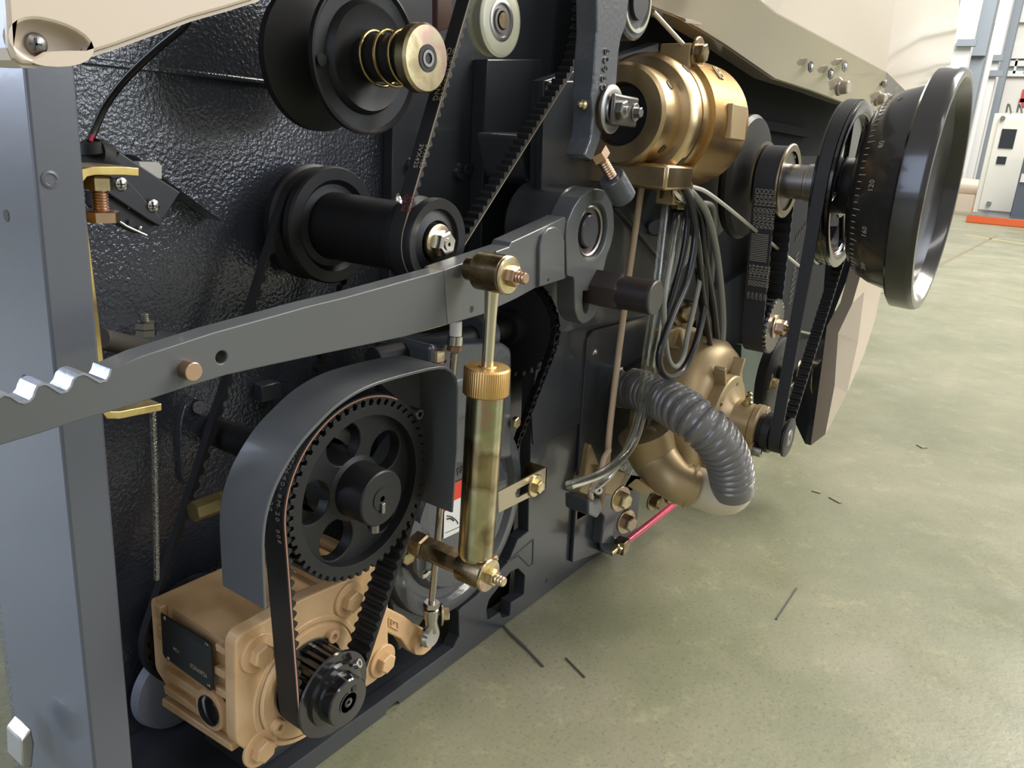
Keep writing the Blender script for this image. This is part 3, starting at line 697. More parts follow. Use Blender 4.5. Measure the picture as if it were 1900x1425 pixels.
# ================================================================ DRIVE HOUSING (round casting)
yd = .409
hc2 = V((.5405, yd, .1645)); Rh = .098
dh = thing('chain_drive_housing', 'round dark grey cast housing behind the damper with a red and white caution label', 'housing', yl(hc2, .45))
obj('round_housing', lathe([(.05, Rh), (.004, Rh), (.001, Rh*.985), (0, Rh*.96), (0, Rh*.86), (.006, Rh*.82), (.007, Rh*.74), (-.002, Rh*.68), (-.003, Rh*.3), (-.003, 0)], hc2, Y, 80), CAST, dh)
obj('upper_block', yplate([(800, 640), (935, 636), (950, 648), (950, 700), (950, 850), (800, 870)], yd-.012, .05, bev=.003, r=.006), CAST, dh)
obj('block_shoulder', yplate([(780, 725), (880, 700), (880, 770), (780, 800)], yd-.016, .03, bev=.004, r=.006), CAST, dh)
obj('side_foot', yplate([(745, 1010), (790, 1000), (800, 1130), (760, 1190), (740, 1210), (725, 1120)], yd+.012, .03, bev=.002, r=.004), CAST, dh)
obj('spacer_socket', cyl(yl(A2, .37)+Y*.022, yl(A2, .37)+Y*.045, .017), CAST, dh)
obj('socket_lug', prism([P(768, 1000, .395), P(800, 985, .395), P(812, 1060, .395), P(772, 1066, .395)], (0, .02, 0)), CAST, dh, .003)
obj('loop_ring', lathe([(0, .006), (0, .010), (.002, .010), (.002, .006)], P(787, 1052, .398), NY, 28), STEEL, dh)
obj('brass_plug', bolt(P(754, 1032, .395), (-.3, -.9, 0), .011, .005, False), ZINC, dh)
obj('brass_plug', bolt(P(953, 783, .395), NY, .010, .005, False), ZINC, dh)
for (a, b) in (((858, 790), (882, 779)), ((862, 895), (878, 885))): obj('casting_line', tube([P(*a, yd-.0045), P(*b, yd-.0045)], .0008, 6, 0), CAST, dh)
text('Tecal', P(845, 884, yd-.004), (1, 0, .1), Z, .009, GREY, dh, 'cast_letters', .0012)
ylb = hc2.y-.0035
def LB(pts, off, th=.0002): return prism([P(a, b, ylb-off) for a, b in pts], (0, th, 0))
lb = obj('caution_label', LB([(823, 1000), (826, 905), (905, 868), (902, 962)], .0004, .0003), PAPER, dh)
obj('label_red_band', LB([(825, 937), (826, 905), (905, 868), (904, 900)], .0006), REDL, lb)
obj('label_red_triangle', LB([(825, 950), (826, 941), (833, 943)], .0006), REDL, lb)
obj('label_pictogram', tube([P(829, 957, ylb-.0006), P(838, 959, ylb-.0006), P(847, 966, ylb-.0006), P(850, 972, ylb-.0006)], .0005, 6), INK, lb)
obj('label_pictogram', tube([P(829, 963, ylb-.0006), P(836, 962, ylb-.0006), P(842, 966, ylb-.0006)], .0007, 6), INK, lb)
for k in range(7):
    a = 944+k*4.5; obj('label_text_line', LB([(855, a), (880, a-11), (880, a-9.6), (855, a+1.4)], .0006), INK, lb)
obj('label_text_line', LB([(826, 989), (885, 963), (885, 964), (826, 990)], .0006), INK, lb)
text('CAUTION', P(860, 918, ylb-.0006), (1, 0, .04), Z, .0042, INK, lb, 'label_heading')
# slotted bracket
sb = thing('slotted_bracket', 'nickel-coloured slotted Z bracket with a hex bolt right of the damper', 'bracket', P(980, 940, .395))
ysb = .385
slot = [(956, 916), (960, 908), (985, 895), (990, 899), (988, 909), (962, 923), (957, 922)]
obj('bracket_face', yplate([(925, 913), (1015, 867), (1013, 908), (925, 952)], ysb, .002, [xz(slot, ysb)], .0003), mat('satin_nickel', 'b5ab95', .35, metal=1), sb)
obj('bracket_flange', prism([P(1015, 867, ysb), P(1013, 908, ysb), P(1013, 908, ysb)+Y*.026, P(1015, 867, ysb)+Y*.026], (-.002, 0, 0)), ZINCD, sb)
obj('bracket_bolt', bolt(P(992, 901, ysb), NY, .0125, .006), ZINC, sb)

# ================================================================ CHAIN AND SPROCKET (axis along the machine)
xc = .628
kc = PX(948, 606, xc); Rk = (PX(948, 512, xc)-PX(948, 698, xc)).length/2
def xpl(q, x, t, holes=(), bev=0): return plate(q, holes, (x+t, 0, 0), (0, -1, 0), Z, t, bev)
spk = thing('chain_sprocket', 'large black sprocket disc behind the damper rod, facing the camera side', 'sprocket', kc-Z*Rk)
obj('sprocket_disc', xpl(gear(-kc.y, kc.z, Rk, 30, .004, .35), xc, .005, [], .0005), BLACK, spk)
obj('sprocket_hub', lathe([(0, 0), (0, .018), (.012, .0165), (.012, 0)], kc, -X, 40), BLACK, spk)
cs = thing('cross_shaft', 'black horizontal shaft in a split collar above the gear housing', 'shaft', kc-X*.1)
obj('shaft_bar', cyl(kc-X*.19, kc, .010), BLACK, cs)
obj('bearing_cap', lathe([(0, .010), (0, .019), (.002, .021), (.016, .021), (.018, .019), (.018, .010)], V((PX(880, 600, .56).x*0+.565, kc.y, kc.z)), X, 36), CAST, cs)
k2 = PX(893, 900, xc)
pts = [V((p[0], p[1], 0)) for p in loop_path((-kc.y, kc.z), Rk, (-k2.y, k2.z), .02, .001)]
pts = resample(pts+[pts[0]], .0084)[:-1]; pts = [V((0, -p.x, p.y)) for p in pts]
chn = thing('roller_chain', 'oily black roller chain running over the sprocket right of the damper', 'chain', kc-Z*.1)
for i, p in enumerate(pts):
    q = pts[(i+1) % len(pts)]
    if p.y > kc.y-.2*Rk and p.z > k2.z+.02 and not (p.z < kc.z and p.y < kc.y+.01): continue
    d = q-p; t = d.normalized(); n = X.cross(t); off = .0045 if i % 2 else .0030
    c1 = V((xc+.0025-off, p.y, p.z)); c2 = c1+d; pr = []
    for k in range(24):
        a = 2*pi*k/24; e = c2 if cos(a) > 0 else c1; pr.append(e+t*cos(a)*.0036+n*sin(a)*.0036*(1 if abs(cos(a)) > .3 else .75))
    bm = prism(pr, (.0012, 0, 0)); merge(bm, prism([v+X*(off*2-.0012) for v in pr], (.0012, 0, 0))); merge(bm, cyl(c1-X*.0008, c1+X*(off*2+.0008), .0018, seg=12)); merge(bm, cyl(c1+X*.001, c1+X*(off*2-.001), .0028, seg=12))
    obj('chain_link', bm, CHAINM, chn)

# ================================================================ UPPER LEFT: VARIABLE PULLEY WITH SPRING
def coil(c, ax, r, w, L, n, turns_pts=28, a0=0):
    ax, u, v = basis(ax); c = V(c); N = int(n*turns_pts)
    return tube([c+ax*(L*k/N)+u*cos(a0+2*pi*k/turns_pts)*r+v*sin(a0+2*pi*k/turns_pts)*r for k in range(N+1)], w, 8, 0)
pA = V((.4318, 0, .5530))
vp = thing('spring_pulley', 'large dark variable pulley with coil spring and gold washer cap, top left', 'pulley', yl(pA, .45))
Rd = .0515
obj('front_disc', lathe([(0, Rd), (.004, Rd), (.0045, Rd*.97), (.002, Rd*.93), (.0015, Rd*.74), (.004, Rd*.72), (.007, Rd*.68), (.004, Rd*.5), (.004, 0)], yl(pA, .437), NY, 96), BLACK, vp)
obj('front_cone', lathe([(0, Rd), (.016, Rd*.6), (.02, Rd*.3)], yl(pA, .437), Y, 72), BLACK, vp)
obj('rear_disc', lathe([(0, 0), (.008, Rd*.3), (.02, Rd*.9), (.022, Rd), (.028, Rd), (.028, 0)], yl(pA, .460), Y, 96), BLACK, vp)
obj('disc_hole', lathe([(0, 0), (0, .004)], V((pA.x-Rd*.84, .4325, pA.z-.006)), NY, 18), PLATEB, vp)
obj('hub', cyl(yl(pA, .435), yl(pA, .386), .0155), BLACK, vp)
obj('coil_spring', coil(yl(pA, .430), NY, .0180, .0012, .042, 3.2), mat('spring_bronze', 'a08c5c', .25, metal=1), vp)
Rc = .0222
obj('end_cap', lathe([(0, 0), (0, Rc-.001), (.001, Rc), (.008, Rc), (.010, Rc-.0015), (.0105, Rc*.55), (.0105, .0)], yl(pA, .3885), NY, 64), ZINC, vp)
obj('cap_bore', lathe([(.0, 0), (.0, .0085), (.0008, .0088), (.0008, .006), (.0004, .0055), (.0004, 0)], yl(pA, .3782), NY, 36), BLACK, vp)
obj('inner_sleeve', lathe([(0, .0035), (0, .0055), (.0012, .0055), (.0012, .0035)], yl(pA, .3782), NY, 32), STEELD, vp)
# bronze bracket top
obj('hanger_bar', yplate([(812, -40), (836, -40), (842, 50), (812, 60)], .44, .006, bev=.0008), mat('brown_oxide', '5a4038', .4), fr)

# ================================================================ ROLLER WITH V BELT
rx_, rz_ = P(812, 450, .385).x, P(812, 450, .385).z
rA = V((rx_, 0, rz_-.000)); rB = P(602, 420, .505)
ro = thing('idler_roller', 'dark grooved idler roller on a bright nut and gold washer behind the lever', 'roller', yl(rA, .44))
Rf = RY(809, 452, 80, .39); Rr = RY(602, 420, 108, .505)
def yR(prof, m, name, label=None): return obj(name, lathe([(t, r) for t, r in prof], yl(rA, 0), Y, 72), m, ro, label=label)
yR([(.39, 0), (.39, Rf*.45), (.386, Rf*.5), (.388, Rf*.72), (.385, Rf*.76), (.384, Rf*.98), (.386, Rf), (.391, Rf), (.396, Rf*.86), (.399, Rf*.86), (.404, Rf), (.41, Rf), (.411, Rf*.95), (.412, 0)], BLACK, 'front_pulley')
yR([(.411, 0), (.411, Rf*.82), (.43, Rf*.82), (.498, Rf*.84), (.498, 0)], BLACK, 'roller_barrel')
yR([(.496, Rf*.8), (.498, Rr*.7), (.494, Rr*.78), (.494, Rr*.97), (.496, Rr), (.502, Rr), (.508, Rr*.86), (.514, Rr*.86), (.519, Rr), (.525, Rr), (.526, 0)], BLACK, 'rear_pulley')
yR([(.3875, 0), (.3875, .0135), (.385, .0140), (.3835, .0138), (.3825, .011), (.3825, 0)], ZINC, 'washer')
obj('nut', hexn(yl(rA, .3825), NY, .0165, .008), STEEL, ro)
obj('centre_bolt', lathe([(0, .0045), (.001, .0045), (.001, .0015), (0, .0013), (0, 0)], yl(rA, .3745), NY, 24), STEEL, ro)
obj('clamp_screw', [screw(P(742, 370, .40), (0, -.8, .5), .0045)], STEEL, ro)
Lu = (P(853, 70, .3915)-P(762, 386, .3915)); Ru = (P(1043, 193, .3915)-P(881, 455, .3915)); Lu.normalize(); Ru.normalize()
bis = (Lu+Ru).normalized(); hs2 = Lu.angle(Ru)/2; D2 = .22; rv1 = Rf*.93; rv2 = rv1+D2*sin(hs2)
c2 = rA+bis*D2
vb = obj('cogged_belt', belt((rA.x, rA.z), rv1, (c2.x, c2.z), rv2, .3915, .4035, .0025, .0026, .0075), RUB)
tq = tube([V((p[0], .3913, p[1])) for p in loop_path((rA.x, rA.z), rv1+.0022, (c2.x, c2.z), rv2+.0022, .004)], .0005, 6, 0, closed=True)
obj('belt_edge', tq, mat('worn_belt_edge', '8d7d66', .6), vb, label='pale worn edge of the belt')

tag(vb, 'thin black cogged belt with printed lettering looping up from the idler roller', 'belt')
def on_line(a, b, y, f): return P(a[0]+(b[0]-a[0])*f, a[1]+(b[1]-a[1])*f, y)
dv = V((c2.x-rA.x, 0, c2.z-rA.z)); an = atan2(dv.z, dv.x); be = acos((rv1-rv2)/dv.length)
tt = an+be; s0 = V((rA.x+Rf*.93*cos(tt), 0, rA.z+Rf*.93*sin(tt))); s1 = V((c2.x+rv2*cos(tt), 0, c2.z+rv2*sin(tt))); du = (s1-s0).normalized(); nn = V((cos(tt), 0, sin(tt)))
def vtext(s, dist, row, size, m, par=vb, flip=1):
    # letters on the outer face, reading downwards along the run
    o = s0+du*dist+nn*.0027+V((0, .3922+row, 0)); text(s, o, -du*flip, V((0, -1, 0))*flip*-1 if 0 else (-du*flip).cross(nn)*-1, size, m, par, 'belt_print', .0002)
for row in (.0005, .0062):
    vtext('CHUNGUANG', .135, row, .0062, PRINT); vtext('3VX425', .062, row, .0056, PRINT); vtext('Q4 08', .024, row, .0050, PRINTR)
# long V belt on the left
lc = P(366, 1160, .509)
lbt = obj('vee_belt', belt((rA.x, rA.z), Rr*.9, (lc.x, lc.z), RY(366, 1160, 90, .509), .5070, .5145, .003, .003, .012), RUB)
tag(lbt, 'long black belt running from the idler roller down behind the gearbox', 'belt')
mp = thing('motor_pulley', 'black belt pulley half hidden behind the peach gearbox', 'pulley', yl(lc, .51))
obj('pulley_disc', lathe([(0, 0), (0, .03), (.001, RY(366, 1160, 86, .509)), (.0095, RY(366, 1160, 86, .509)), (.0095, 0)], yl(lc, .506), Y, 64), BLACK, mp)
tag(obj('electric_motor', lathe([(0, 0), (.001, .030), (.003, .036), (.0108, .038), (.0108, 0)], P(338, 1275, .5165), Y, 48), mat('light_grey_paint', '6c6f78', .4)), 'light grey motor end peeping out under the left of the gearbox', 'motor')
# white nylon roller
na = P(931, 38, .40); Rn = RY(931, 38, 70, .40)
nr = thing('nylon_roller', 'ivory nylon guide roller with steel bearing at the top centre', 'roller', yl(na, .41))
obj('spool', lathe([(.0, Rn*.55), (.0, Rn*.93), (.001, Rn), (.003, Rn), (.0045, Rn*.82), (.010, Rn*.80), (.0115, Rn*.98), (.014, Rn*.98), (.015, Rn*.9), (.015, 0)], na, Y, 72), NYL, nr)
obj('dished_face', lathe([(.0, Rn*.56), (.0035, Rn*.58), (.0035, Rn*.90), (.000, Rn*.92)], na-Y*.0002, Y, 72), NYL, nr)
obj('bearing', lathe([(.0, Rn*.57), (-.0005, Rn*.52), (-.0005, Rn*.46), (.001, Rn*.44), (.001, Rn*.36), (-.0006, Rn*.35), (-.0006, Rn*.26), (.004, Rn*.24), (.004, 0)], na-Y*.0003, Y, 56), STEELD, nr)
obj('axle', lathe([(0, 0), (.0, Rn*.22), (.02, Rn*.22)], na-Y*.002, Y, 32), ZINCD, nr)
for k in range(10):
    a = 2*pi*k/10; u = V((cos(a), 0, sin(a))); obj('rib', obox(na+Y*.0022+u*Rn*.74, (u, Y, u.cross(Y)), (Rn*.14, .0014, .0006)), NYL, nr)
# ================================================================ FORK CASTING + BRASS CLUTCH
yf = .345
fk = thing('fork_casting', 'curved dark cast fork with raised numerals hanging in front of the brass clutch', 'casting', P(1100, 290, yf))
o_ = [(1108, 60), (1108, -30), (1170, -30), (1163, 45), (1153, 70), (1148, 100), (1146, 130), (1144, 160), (1127, 162), (1110, 180), (1105, 205), (1107, 232), (1117, 245), (1113, 262), (1100, 298), (1084, 289), (1097, 255), (1101, 215), (1098, 185), (1101, 160), (1104, 110)]
obj('fork_body', yplate(o_, yf, .020, bev=.0015, r=.003), CAST, fk)
for i, ch in enumerate('60960'): text(ch, P(1121-i*2, 88+i*17, yf-.0002), (.25, 0, -1), (1, 0, .25), .0125, CAST, fk, 'cast_numeral', .001)
fc = P(1132, 203, yf-.002)
r0 = RY(1132, 203, 45, yf)
obj('pivot_disc', lathe([(0, 0), (0, r0), (.002, r0), (.003, r0*.92), (.003, r0*.62), (.0045, r0*.6), (.0045, 0)], fc, NY, 48), STEELD, fk)
obj('link_plate', obox(fc-Y*.0065+X*.013, (X, Y, Z), (.023, .002, .0125)), mat('grey_steel_link', '55524e', .35, metal=.7), fk, .002)
obj('pivot_nut', hexn(fc-Y*.008+X*.002, NY, .014, .006), STEELD, fk)
obj('pivot_nut_end', cyl(fc-Y*.012+X*.002, fc-Y*.016+X*.002, .003), STEEL, fk)
obj('link_screw', bolt(fc-Y*.0085+X*.030, NY, .008, .005), STEELD, fk)
gn = P(1090, 196, yf+.008)
obj('grease_nipple', lathe([(0, .003), (.004, .003), (.004, .0042), (.008, .0042), (.009, .002), (.013, .0028), (.015, .001), (.015, 0)], gn, -X, 14), ZINC, fk)
a, b = P(1106, 278, yf+.006), P(1160, 372, yf-.006)
d = (b-a).normalized()
obj('adjusting_nut', hexn(a, d, .016, .010), COPP, fk)
obj('adjusting_stud', thread(a+d*.008, a.lerp(b, .62), .0052), COPP, fk)
obj('stud_boss', cyl(a.lerp(b, .52), a.lerp(b, .95), .0118), CAST, fk)
obj('stud_tip', hexn(b-d*.004, d, .009, .005), ZINC, fk)
th_ = P(1165, 12, .36); tp = thing('shaft_boss', 'dark shaft boss with pale bearing ring under the beige cover, top centre', 'boss', th_)
for nm, pr, m in (('boss_body', [(.04, 0), (.04, .030), (0, .030), (-.002, .028), (-.002, 0)], CAST), ('pale_ring', [(-.002, .024), (-.004, .024), (-.004, .0215), (-.002, .0215)], NYL), ('shaft_end', [(-.002, 0), (-.006, 0), (-.006, .014), (-.002, .014)], BLACK)):
    obj(nm, lathe(pr, P(1178, 5, .35), Y, 48), m, tp)
# hanging gold bolts near the brown bracket
hb_ = thing('pivot_block', 'dark cast block with socket screw and gold hex bolt behind the slanting belt', 'block', P(985, 340, .44))
obj('block_body', yplate([(960, 250), (1075, 250), (1110, 330), (1060, 350), (990, 345), (975, 330)], .44, .05, bev=.003, r=.006), CAST, hb_)
obj('hex_bolt', bolt(P(1001, 290, .44), NY, .015, .007), ZINCD, hb_)
obj('socket_screw', sock(P(985, 352, .44), NY, .0085, .010), STEELD, hb_)

by = .373; ba = PX(1151, 212, .70); bz = ba.z
bs = thing('brass_clutch', 'large machined brass clutch body with drilled rings behind the dark fork', 'clutch', (.78, by, bz-.07))
def sx(px): return P(px, 212+(px-1151)*.137, by).x
R_ = lambda px, x: rp(px, (x, by, bz))
x0 = .70; x1 = sx(1182); x2 = sx(1196); x3 = sx(1215); x4 = sx(1285)
def BL(name, prof, m=BRZ): return obj(name, lathe(prof, (0, by, bz), X, 96), m, bs)
rA_, rH = R_(92, x0), R_(57, x0)
BL('front_ring', [(x0+.03, rH*.9), (x0+.002, rH*.96), (x0, rH), (x0, rA_-.003), (x0+.003, rA_), (x1, rA_), (x1, rA_*.9)])
rB_ = R_(112, x2)
BL('middle_ring', [(x1-.001, rA_*.85), (x1-.001, rB_*.93), (x1+.006, rB_), (x2, rB_), (x2, rB_*.96), (x2+.004, rB_*.96), (x2+.004, rB_), (x3, rB_), (x3, rB_*.9)])
rC = R_(100, x3); rD_ = R_(108, x4)
BL('rear_body', [(x3-.001, rC*.9), (x3-.001, rD_), (x4-.004, rD_), (x4, rD_-.004), (x4, 0)], mat('cast_brass', 'a8854f', .34, metal=1, bump=(200, .2, .0006)))
BL('dark_bore', [(x0+.012, rH*.93), (x0+.012, 0)], BLACK)
def ondrum(x, r, deg, dr=0): a = radians(deg); return V((x, by-(r+dr)*cos(a), bz+(r+dr)*sin(a))), V((0, -cos(a), sin(a)))
for xx, rr, lst in ((lerp_ := (x0*.35+x1*.65), rA_, (38, -38, 0)), ((x1+x2)/2+.006, rB_, (50, -40))):
    for dg in lst:
        if dg == 0: continue
        c, n = ondrum(xx, rr, dg, -.001); obj('spanner_hole', lathe([(.0014, 0), (.0014, .0040), (.0018, .0044), (.0014, .0050)], c, n, 20), mat('brass_hole_dark', '4a3c26', .5, metal=.6), bs)
c, n = ondrum((x3+x4)/2+.006, rD_, 3); u = Z-n*Z.dot(n)
obj('flat_boss', obox(c, (X, u.normalized(), n), (.022, .017, .004)), GOLD, bs, .001)
c2_, n2 = ondrum((x3+x4)/2-.014, rD_, 42, .0002); text('IB', c2_, X, (Z-n2*Z.dot(n2)), .022, GOLD, bs, 'cast_letters', .0015)
# base lugs
obj('lower_saddle', box((x1-.02, by-.048, bz-rB_-.006), (x3+.003, by+.05, bz-rB_*.7)), BRZ, bs, .003)
obj('lower_lug', box((x3-.004, by-.034, bz-rB_-.022), (x3+.020, by-.012, bz-rB_*.6)), GOLD, bs, .002)
obj('lug_screw', bolt(V((x3+.008, by-.034, bz-rB_-.004)), (-.3, -1, 0), .016, .007), ZINC, bs)
obj('upper_lug', box((x3-.008, by-.034, bz+rD_*.75), (x3+.030, by+.0, bz+rD_*1.1)), GOLD, bs, .002)
obj('lug_screw', bolt(V((x3+.006, by-.034, bz+rD_*.98)), NY, .016, .007), ZINCD, bs)
obj('stay_wire', tube([P(1212, 22, .36), P(1288, 105, .345)], .0022, 8, 0), BEIGED, bs)

# ================================================================ HANDWHEEL AND ITS DRIVE
hx_, hz_ = .988, .4838
HX = V((hx_, 0, hz_))
hw = thing('handwheel', 'big glossy dark dished handwheel with graduated drum, overhanging the machine on the right', 'handwheel', (hx_, .17, hz_-.13))
def LY(name, prof, m, par, c=HX, seg=96, label=None): return obj(name, lathe([(t, r) for t, r in prof], (c[0], 0, c[2]), Y, seg), m, par, label=label)
LY('rim', [(.150, .100), (.152, .113), (.1515, .1235), (.149, .1265), (.130, .1275), (.1265, .1270), (.1235, .1255), (.1228, .1215), (.1235, .1180), (.126, .1160), (.138, .1110), (.143, .095), (.146, .078), (.152, .05), (.153, .0)], RIM, hw)
LY('graduated_drum', [(.150, .112), (.160, .1095), (.178, .1045), (.192, .097), (.200, .088), (.204, .076), (.205, .06), (.205, .0)], DRUM, hw)
# graduation marks and numbers on the drum shoulder
def drum_pt(y, r, deg):
    a = radians(deg); return V((hx_-r*cos(a), y, hz_+r*sin(a))), V((-cos(a), .45, sin(a))).normalized(), V((sin(a), 0, cos(a)))
for k in range(40):
    dg = 88-k*4.0; L = .0045 if k % 5 else .008
    y_, r_k = .1925, .0972
    c, n, t = drum_pt(.192, .0974, dg)
    ax = V((0, 0, 0)); p2, _, _ = drum_pt(.192-L, .0974+L*.42, dg)
    d = (p2-c).normalized(); obj('graduation_mark', obox(c.lerp(p2, .5)+n*.0002, (d, t, n), (L/2, .00035, .0003)), PRINT, hw)
for s, dg in (('40', 62), ('80', 26), ('120', 2), ('160', -24), ('200', -50)):
    c, n, t = drum_pt(.174, .1058, dg); text(s, c+n*.0003-t*.006, t, n.cross(t), .0082, PRINT, hw, 'graduation_number', .0003)
# pulley ring behind
rg = thing('handwheel_pulley', 'black cast belt pulley with kidney openings just behind the handwheel drum', 'pulley', (hx_, .23, hz_-.1))
kid = []
for a0, a1 in ((105, 200), (225, 300), (-30, 70)):
    o1 = [(hx_+.076*cos(radians(a)), hz_+.076*sin(radians(a))) for a in range(a0, a1+1, 5)]; o2 = [(hx_+.036*cos(radians(a)), hz_+.036*sin(radians(a))) for a in range(a1-8, a0+7, -5)]
    kid.append(rnd(o1+o2, .004, 3))
obj('pulley_web', yp2(circ(hx_, hz_, .0910, 90), .224, .006, kid, .001), GLOSSB, rg)
LY('pulley_rim', [(.219, .078), (.218, .080), (.218, .0915), (.2185, .0925), (.2215, .0925), (.222, .0900), (.236, .0900), (.2365, .0925), (.239, .0925), (.240, .080), (.219, .078)], GLOSSB, rg)
LY('pulley_hub', [(.206, 0), (.206, .032), (.242, .030), (.242, 0)], BLACK, rg)
hsft = thing('handwheel_shaft', 'turned grey steel shaft running from the handwheel into the toothed belt pulley', 'shaft', (hx_, .27, hz_-.02))
def shp(px, py): return PX(px, py, hx_).y
ys0 = PX(1464, 333, hx_).y
LY('shaft_bar', [(.25, 0), (.25, .0215), (.268, .0215), (.269, .0200), (.33, .0200), (.33, 0)], STEELD, hsft, seg=48)
obj('shaft_thread', thread(V((hx_, .252, hz_)), V((hx_, .266, hz_)), .0221, .0014), STEELD, hsft)
# toothed pulley with the wide belt
tpu = thing('timing_pulley', 'black timing pulley with zinc rim ring on the handwheel shaft under a wide printed belt', 'pulley', (hx_, .31, hz_-.05))
rt = rp(67, (hx_, ys0, hz_))
LY('rim_ring', [(ys0-.0005, rt*.80), (ys0-.001, rt*.97), (ys0, rt), (ys0+.002, rt), (ys0+.002, rt*.8)], mat('pale_zinc', 'b0a48c', .35, metal=1), tpu)
LY('pulley_face', [(ys0+.002, 0), (ys0+.002, rt*.81), (ys0+.027, rt*.81), (ys0+.027, 0)], STEELD, tpu)
LY('rear_ring', [(ys0+.030, 0), (ys0+.030, rt*1.02), (ys0+.032, rt*1.02), (ys0+.032, 0)], mat('pale_zinc_rear', '8a8272', .35, metal=1), tpu)
for dg in (60, 130, 235):
    a = radians(dg); obj('face_screw', lathe([(.0, 0), (0, .004), (.001, .0035), (.001, 0)], V((hx_+.035*cos(a), ys0+.002, hz_+.035*sin(a))), NY, 16), STEELD, tpu)
LY('second_disc', [(ys0+.045, 0), (ys0+.045, .07), (ys0+.05, .074), (ys0+.055, .074), (ys0+.06, .07), (ys0+.06, 0)], BLACK, tpu)
LY('third_disc', [(ys0+.085, 0), (ys0+.085, .078), (ys0+.095, .08), (ys0+.11, .078), (ys0+.11, 0)], BLACK, tpu)
ly = PX(1430, 603, hx_).y
lp = P(1424, 603, .298)
wb = obj('printed_belt', belt((hx_, hz_), rt*.88, (lp.x, lp.z), rp(50, lp)*.97, ys0+.002, ys0+.0285, .0022, .0028, .0127), RUBF)
tag(wb, 'wide black toothed belt with four columns of pale printed letters below the steel shaft', 'belt')
dv = V((lp.x-hx_, 0, lp.z-hz_)); r1_, r2_ = rt*.88, rp(50, lp)*.97
an = atan2(dv.z, dv.x); be = acos((r1_-r2_)/dv.length); tt = an-be
if cos(tt) > 0: tt = an+be
n_ = V((cos(tt), 0, sin(tt))); s0 = V((hx_, 0, hz_))+n_*r1_; s1 = V((lp.x, 0, lp.z))+n_*r2_; d_ = (s1-s0).normalized()
for k in range(5):
    for s, t0, sz in (('CHUN GUANG', .001, .0070), ('270H100', .094, .0074), ('0027', .130, .0046)):
        o = s0+d_*t0+n_*.0024+V((0, ys0+.0255-k*.0052, 0)); text(s, o, d_, n_.cross(d_), sz, PRINT, wb, 'belt_print', .0002)
    for j in range(3 if 0 else 2):
        pass
for j in range(16):
    o = s0+d_*(.056+j*.0022)+n_*.0024; obj('print_line', obox(o+V((0, ys0+.0155, 0)), (Y, d_, n_), (.0105, .0004, .0001)), PRINT, wb)
lpt = thing('lower_timing_pulley', 'small toothed plate wheel with gold washer and nut at the printed belt foot', 'pulley', lp)
rl = rp(51, lp)
obj('toothed_plate', yp2(gear(lp.x, lp.z, rl, 30, .003), ys0-.002, .004, [], .0004), STEELD, lpt)
obj('pulley_core', yp2(gear(lp.x, lp.z, rl*.95, 16, .003), ys0+.002, .027, [], 0), BLACK, lpt)
obj('washer', lathe([(0, 0), (0, .015), (.002, .0155), (.003, .014), (.003, 0)], V((lp.x, ys0-.002, lp.z)), NY, 36), ZINC, lpt)
obj('nut', hexn(V((lp.x, ys0-.005, lp.z)), NY, .017, .011), COPP, lpt)
obj('stud', thread(V((lp.x, ys0-.015, lp.z)), V((lp.x, ys0-.022, lp.z)), .005), ZINCD, lpt)
# belt to blower
bl = P(1464, 812, .2185)
dbt = obj('long_belt', belt((hx_, hz_), .0915, (bl.x, bl.z), .0185, .2225, .2355, .0025, .0026, .008), RUB)
tag(dbt, 'long black toothed belt from the handwheel pulley down to the gold blower shaft', 'belt')
# blower small pulley
bp_ = thing('blower_pulley', 'small black flanged pulley on the end of the gold blower shaft', 'pulley', V((1.032, .27, .125)))
BP = V((bl.x, 0, bl.z))
LY('pulley_body', [(.280, 0), (.280, .017), (.2515, .0205), (.246, .0215), (.246, .0240), (.2375, .0240), (.237, .0182), (.2215, .0182), (.221, .0235), (.2185, .0235), (.218, .0225), (.218, .0)], BLACK, bp_, c=BP, seg=48)
LY('shaft_screw', [(.218, 0), (.2172, .0), (.2172, .009), (.218, .010)], STEELD, bp_, c=BP, seg=32)
LY('slot', [(.2170, 0), (.2170, .0032)], PLATEB, bp_, c=BP, seg=16)
# gold blower
bw = thing('blower', 'gold painted cast blower with snail housing and bearing nose behind the grey hose', 'blower', (1.06, .36, .02))
KB = .87
BB = V((bl.x, 0, bl.z+.002))
def F(name, prof, m=GOLD, c=BB, seg=80): return LY(name, [(t*KB, r*KB) for t, r in prof], m, bw, c=c, seg=seg)
_P = P
def P(a, b, y): return _P(a, b, y*KB)
yfl = .355
VC = V((bl.x+.012, 0, bl.z))
F('snail_housing', [(.445, 0), (.445, .105), (.441, .112), (.432, .114), (.430, .118), (.422, .118), (.420, .113), (.395, .113), (.372, .108), (.358, .097), (.352, .083), (.352, .070), (.356, .062), (.356, 0)], c=VC)
F('flange_ring', [(.362, .060), (.350, .064), (.338, .064), (.336, .062), (.336, .058), (.335, 0)])
F('bearing_nose', [(.336, .050), (.332, .040), (.326, .033), (.301, .031), (.299, .033), (.292, .033), (.291, .0315), (.291, .020), (.294, .019), (.294, 0)])
F('end_bearing', [(.2915, .021), (.2905, .0175), (.293, .015), (.293, .012), (.2915, .010), (.2915, 0)], ZINCD, seg=40)
obj('grease_nipple', lathe([(0, .006), (.004, .006), (.005, .0045), (.01, .0045), (.011, .0025), (.015, .0035), (.017, 0)], V((BB.x-.004, .272, BB.z+.027)), (-.1, -.1, 1), 16), ZINC, bw)
obj('ear_screw', sock(V((BB.x-.019, .252, BB.z-.022)), NY, .006, .010, .45), STEELD, bw)
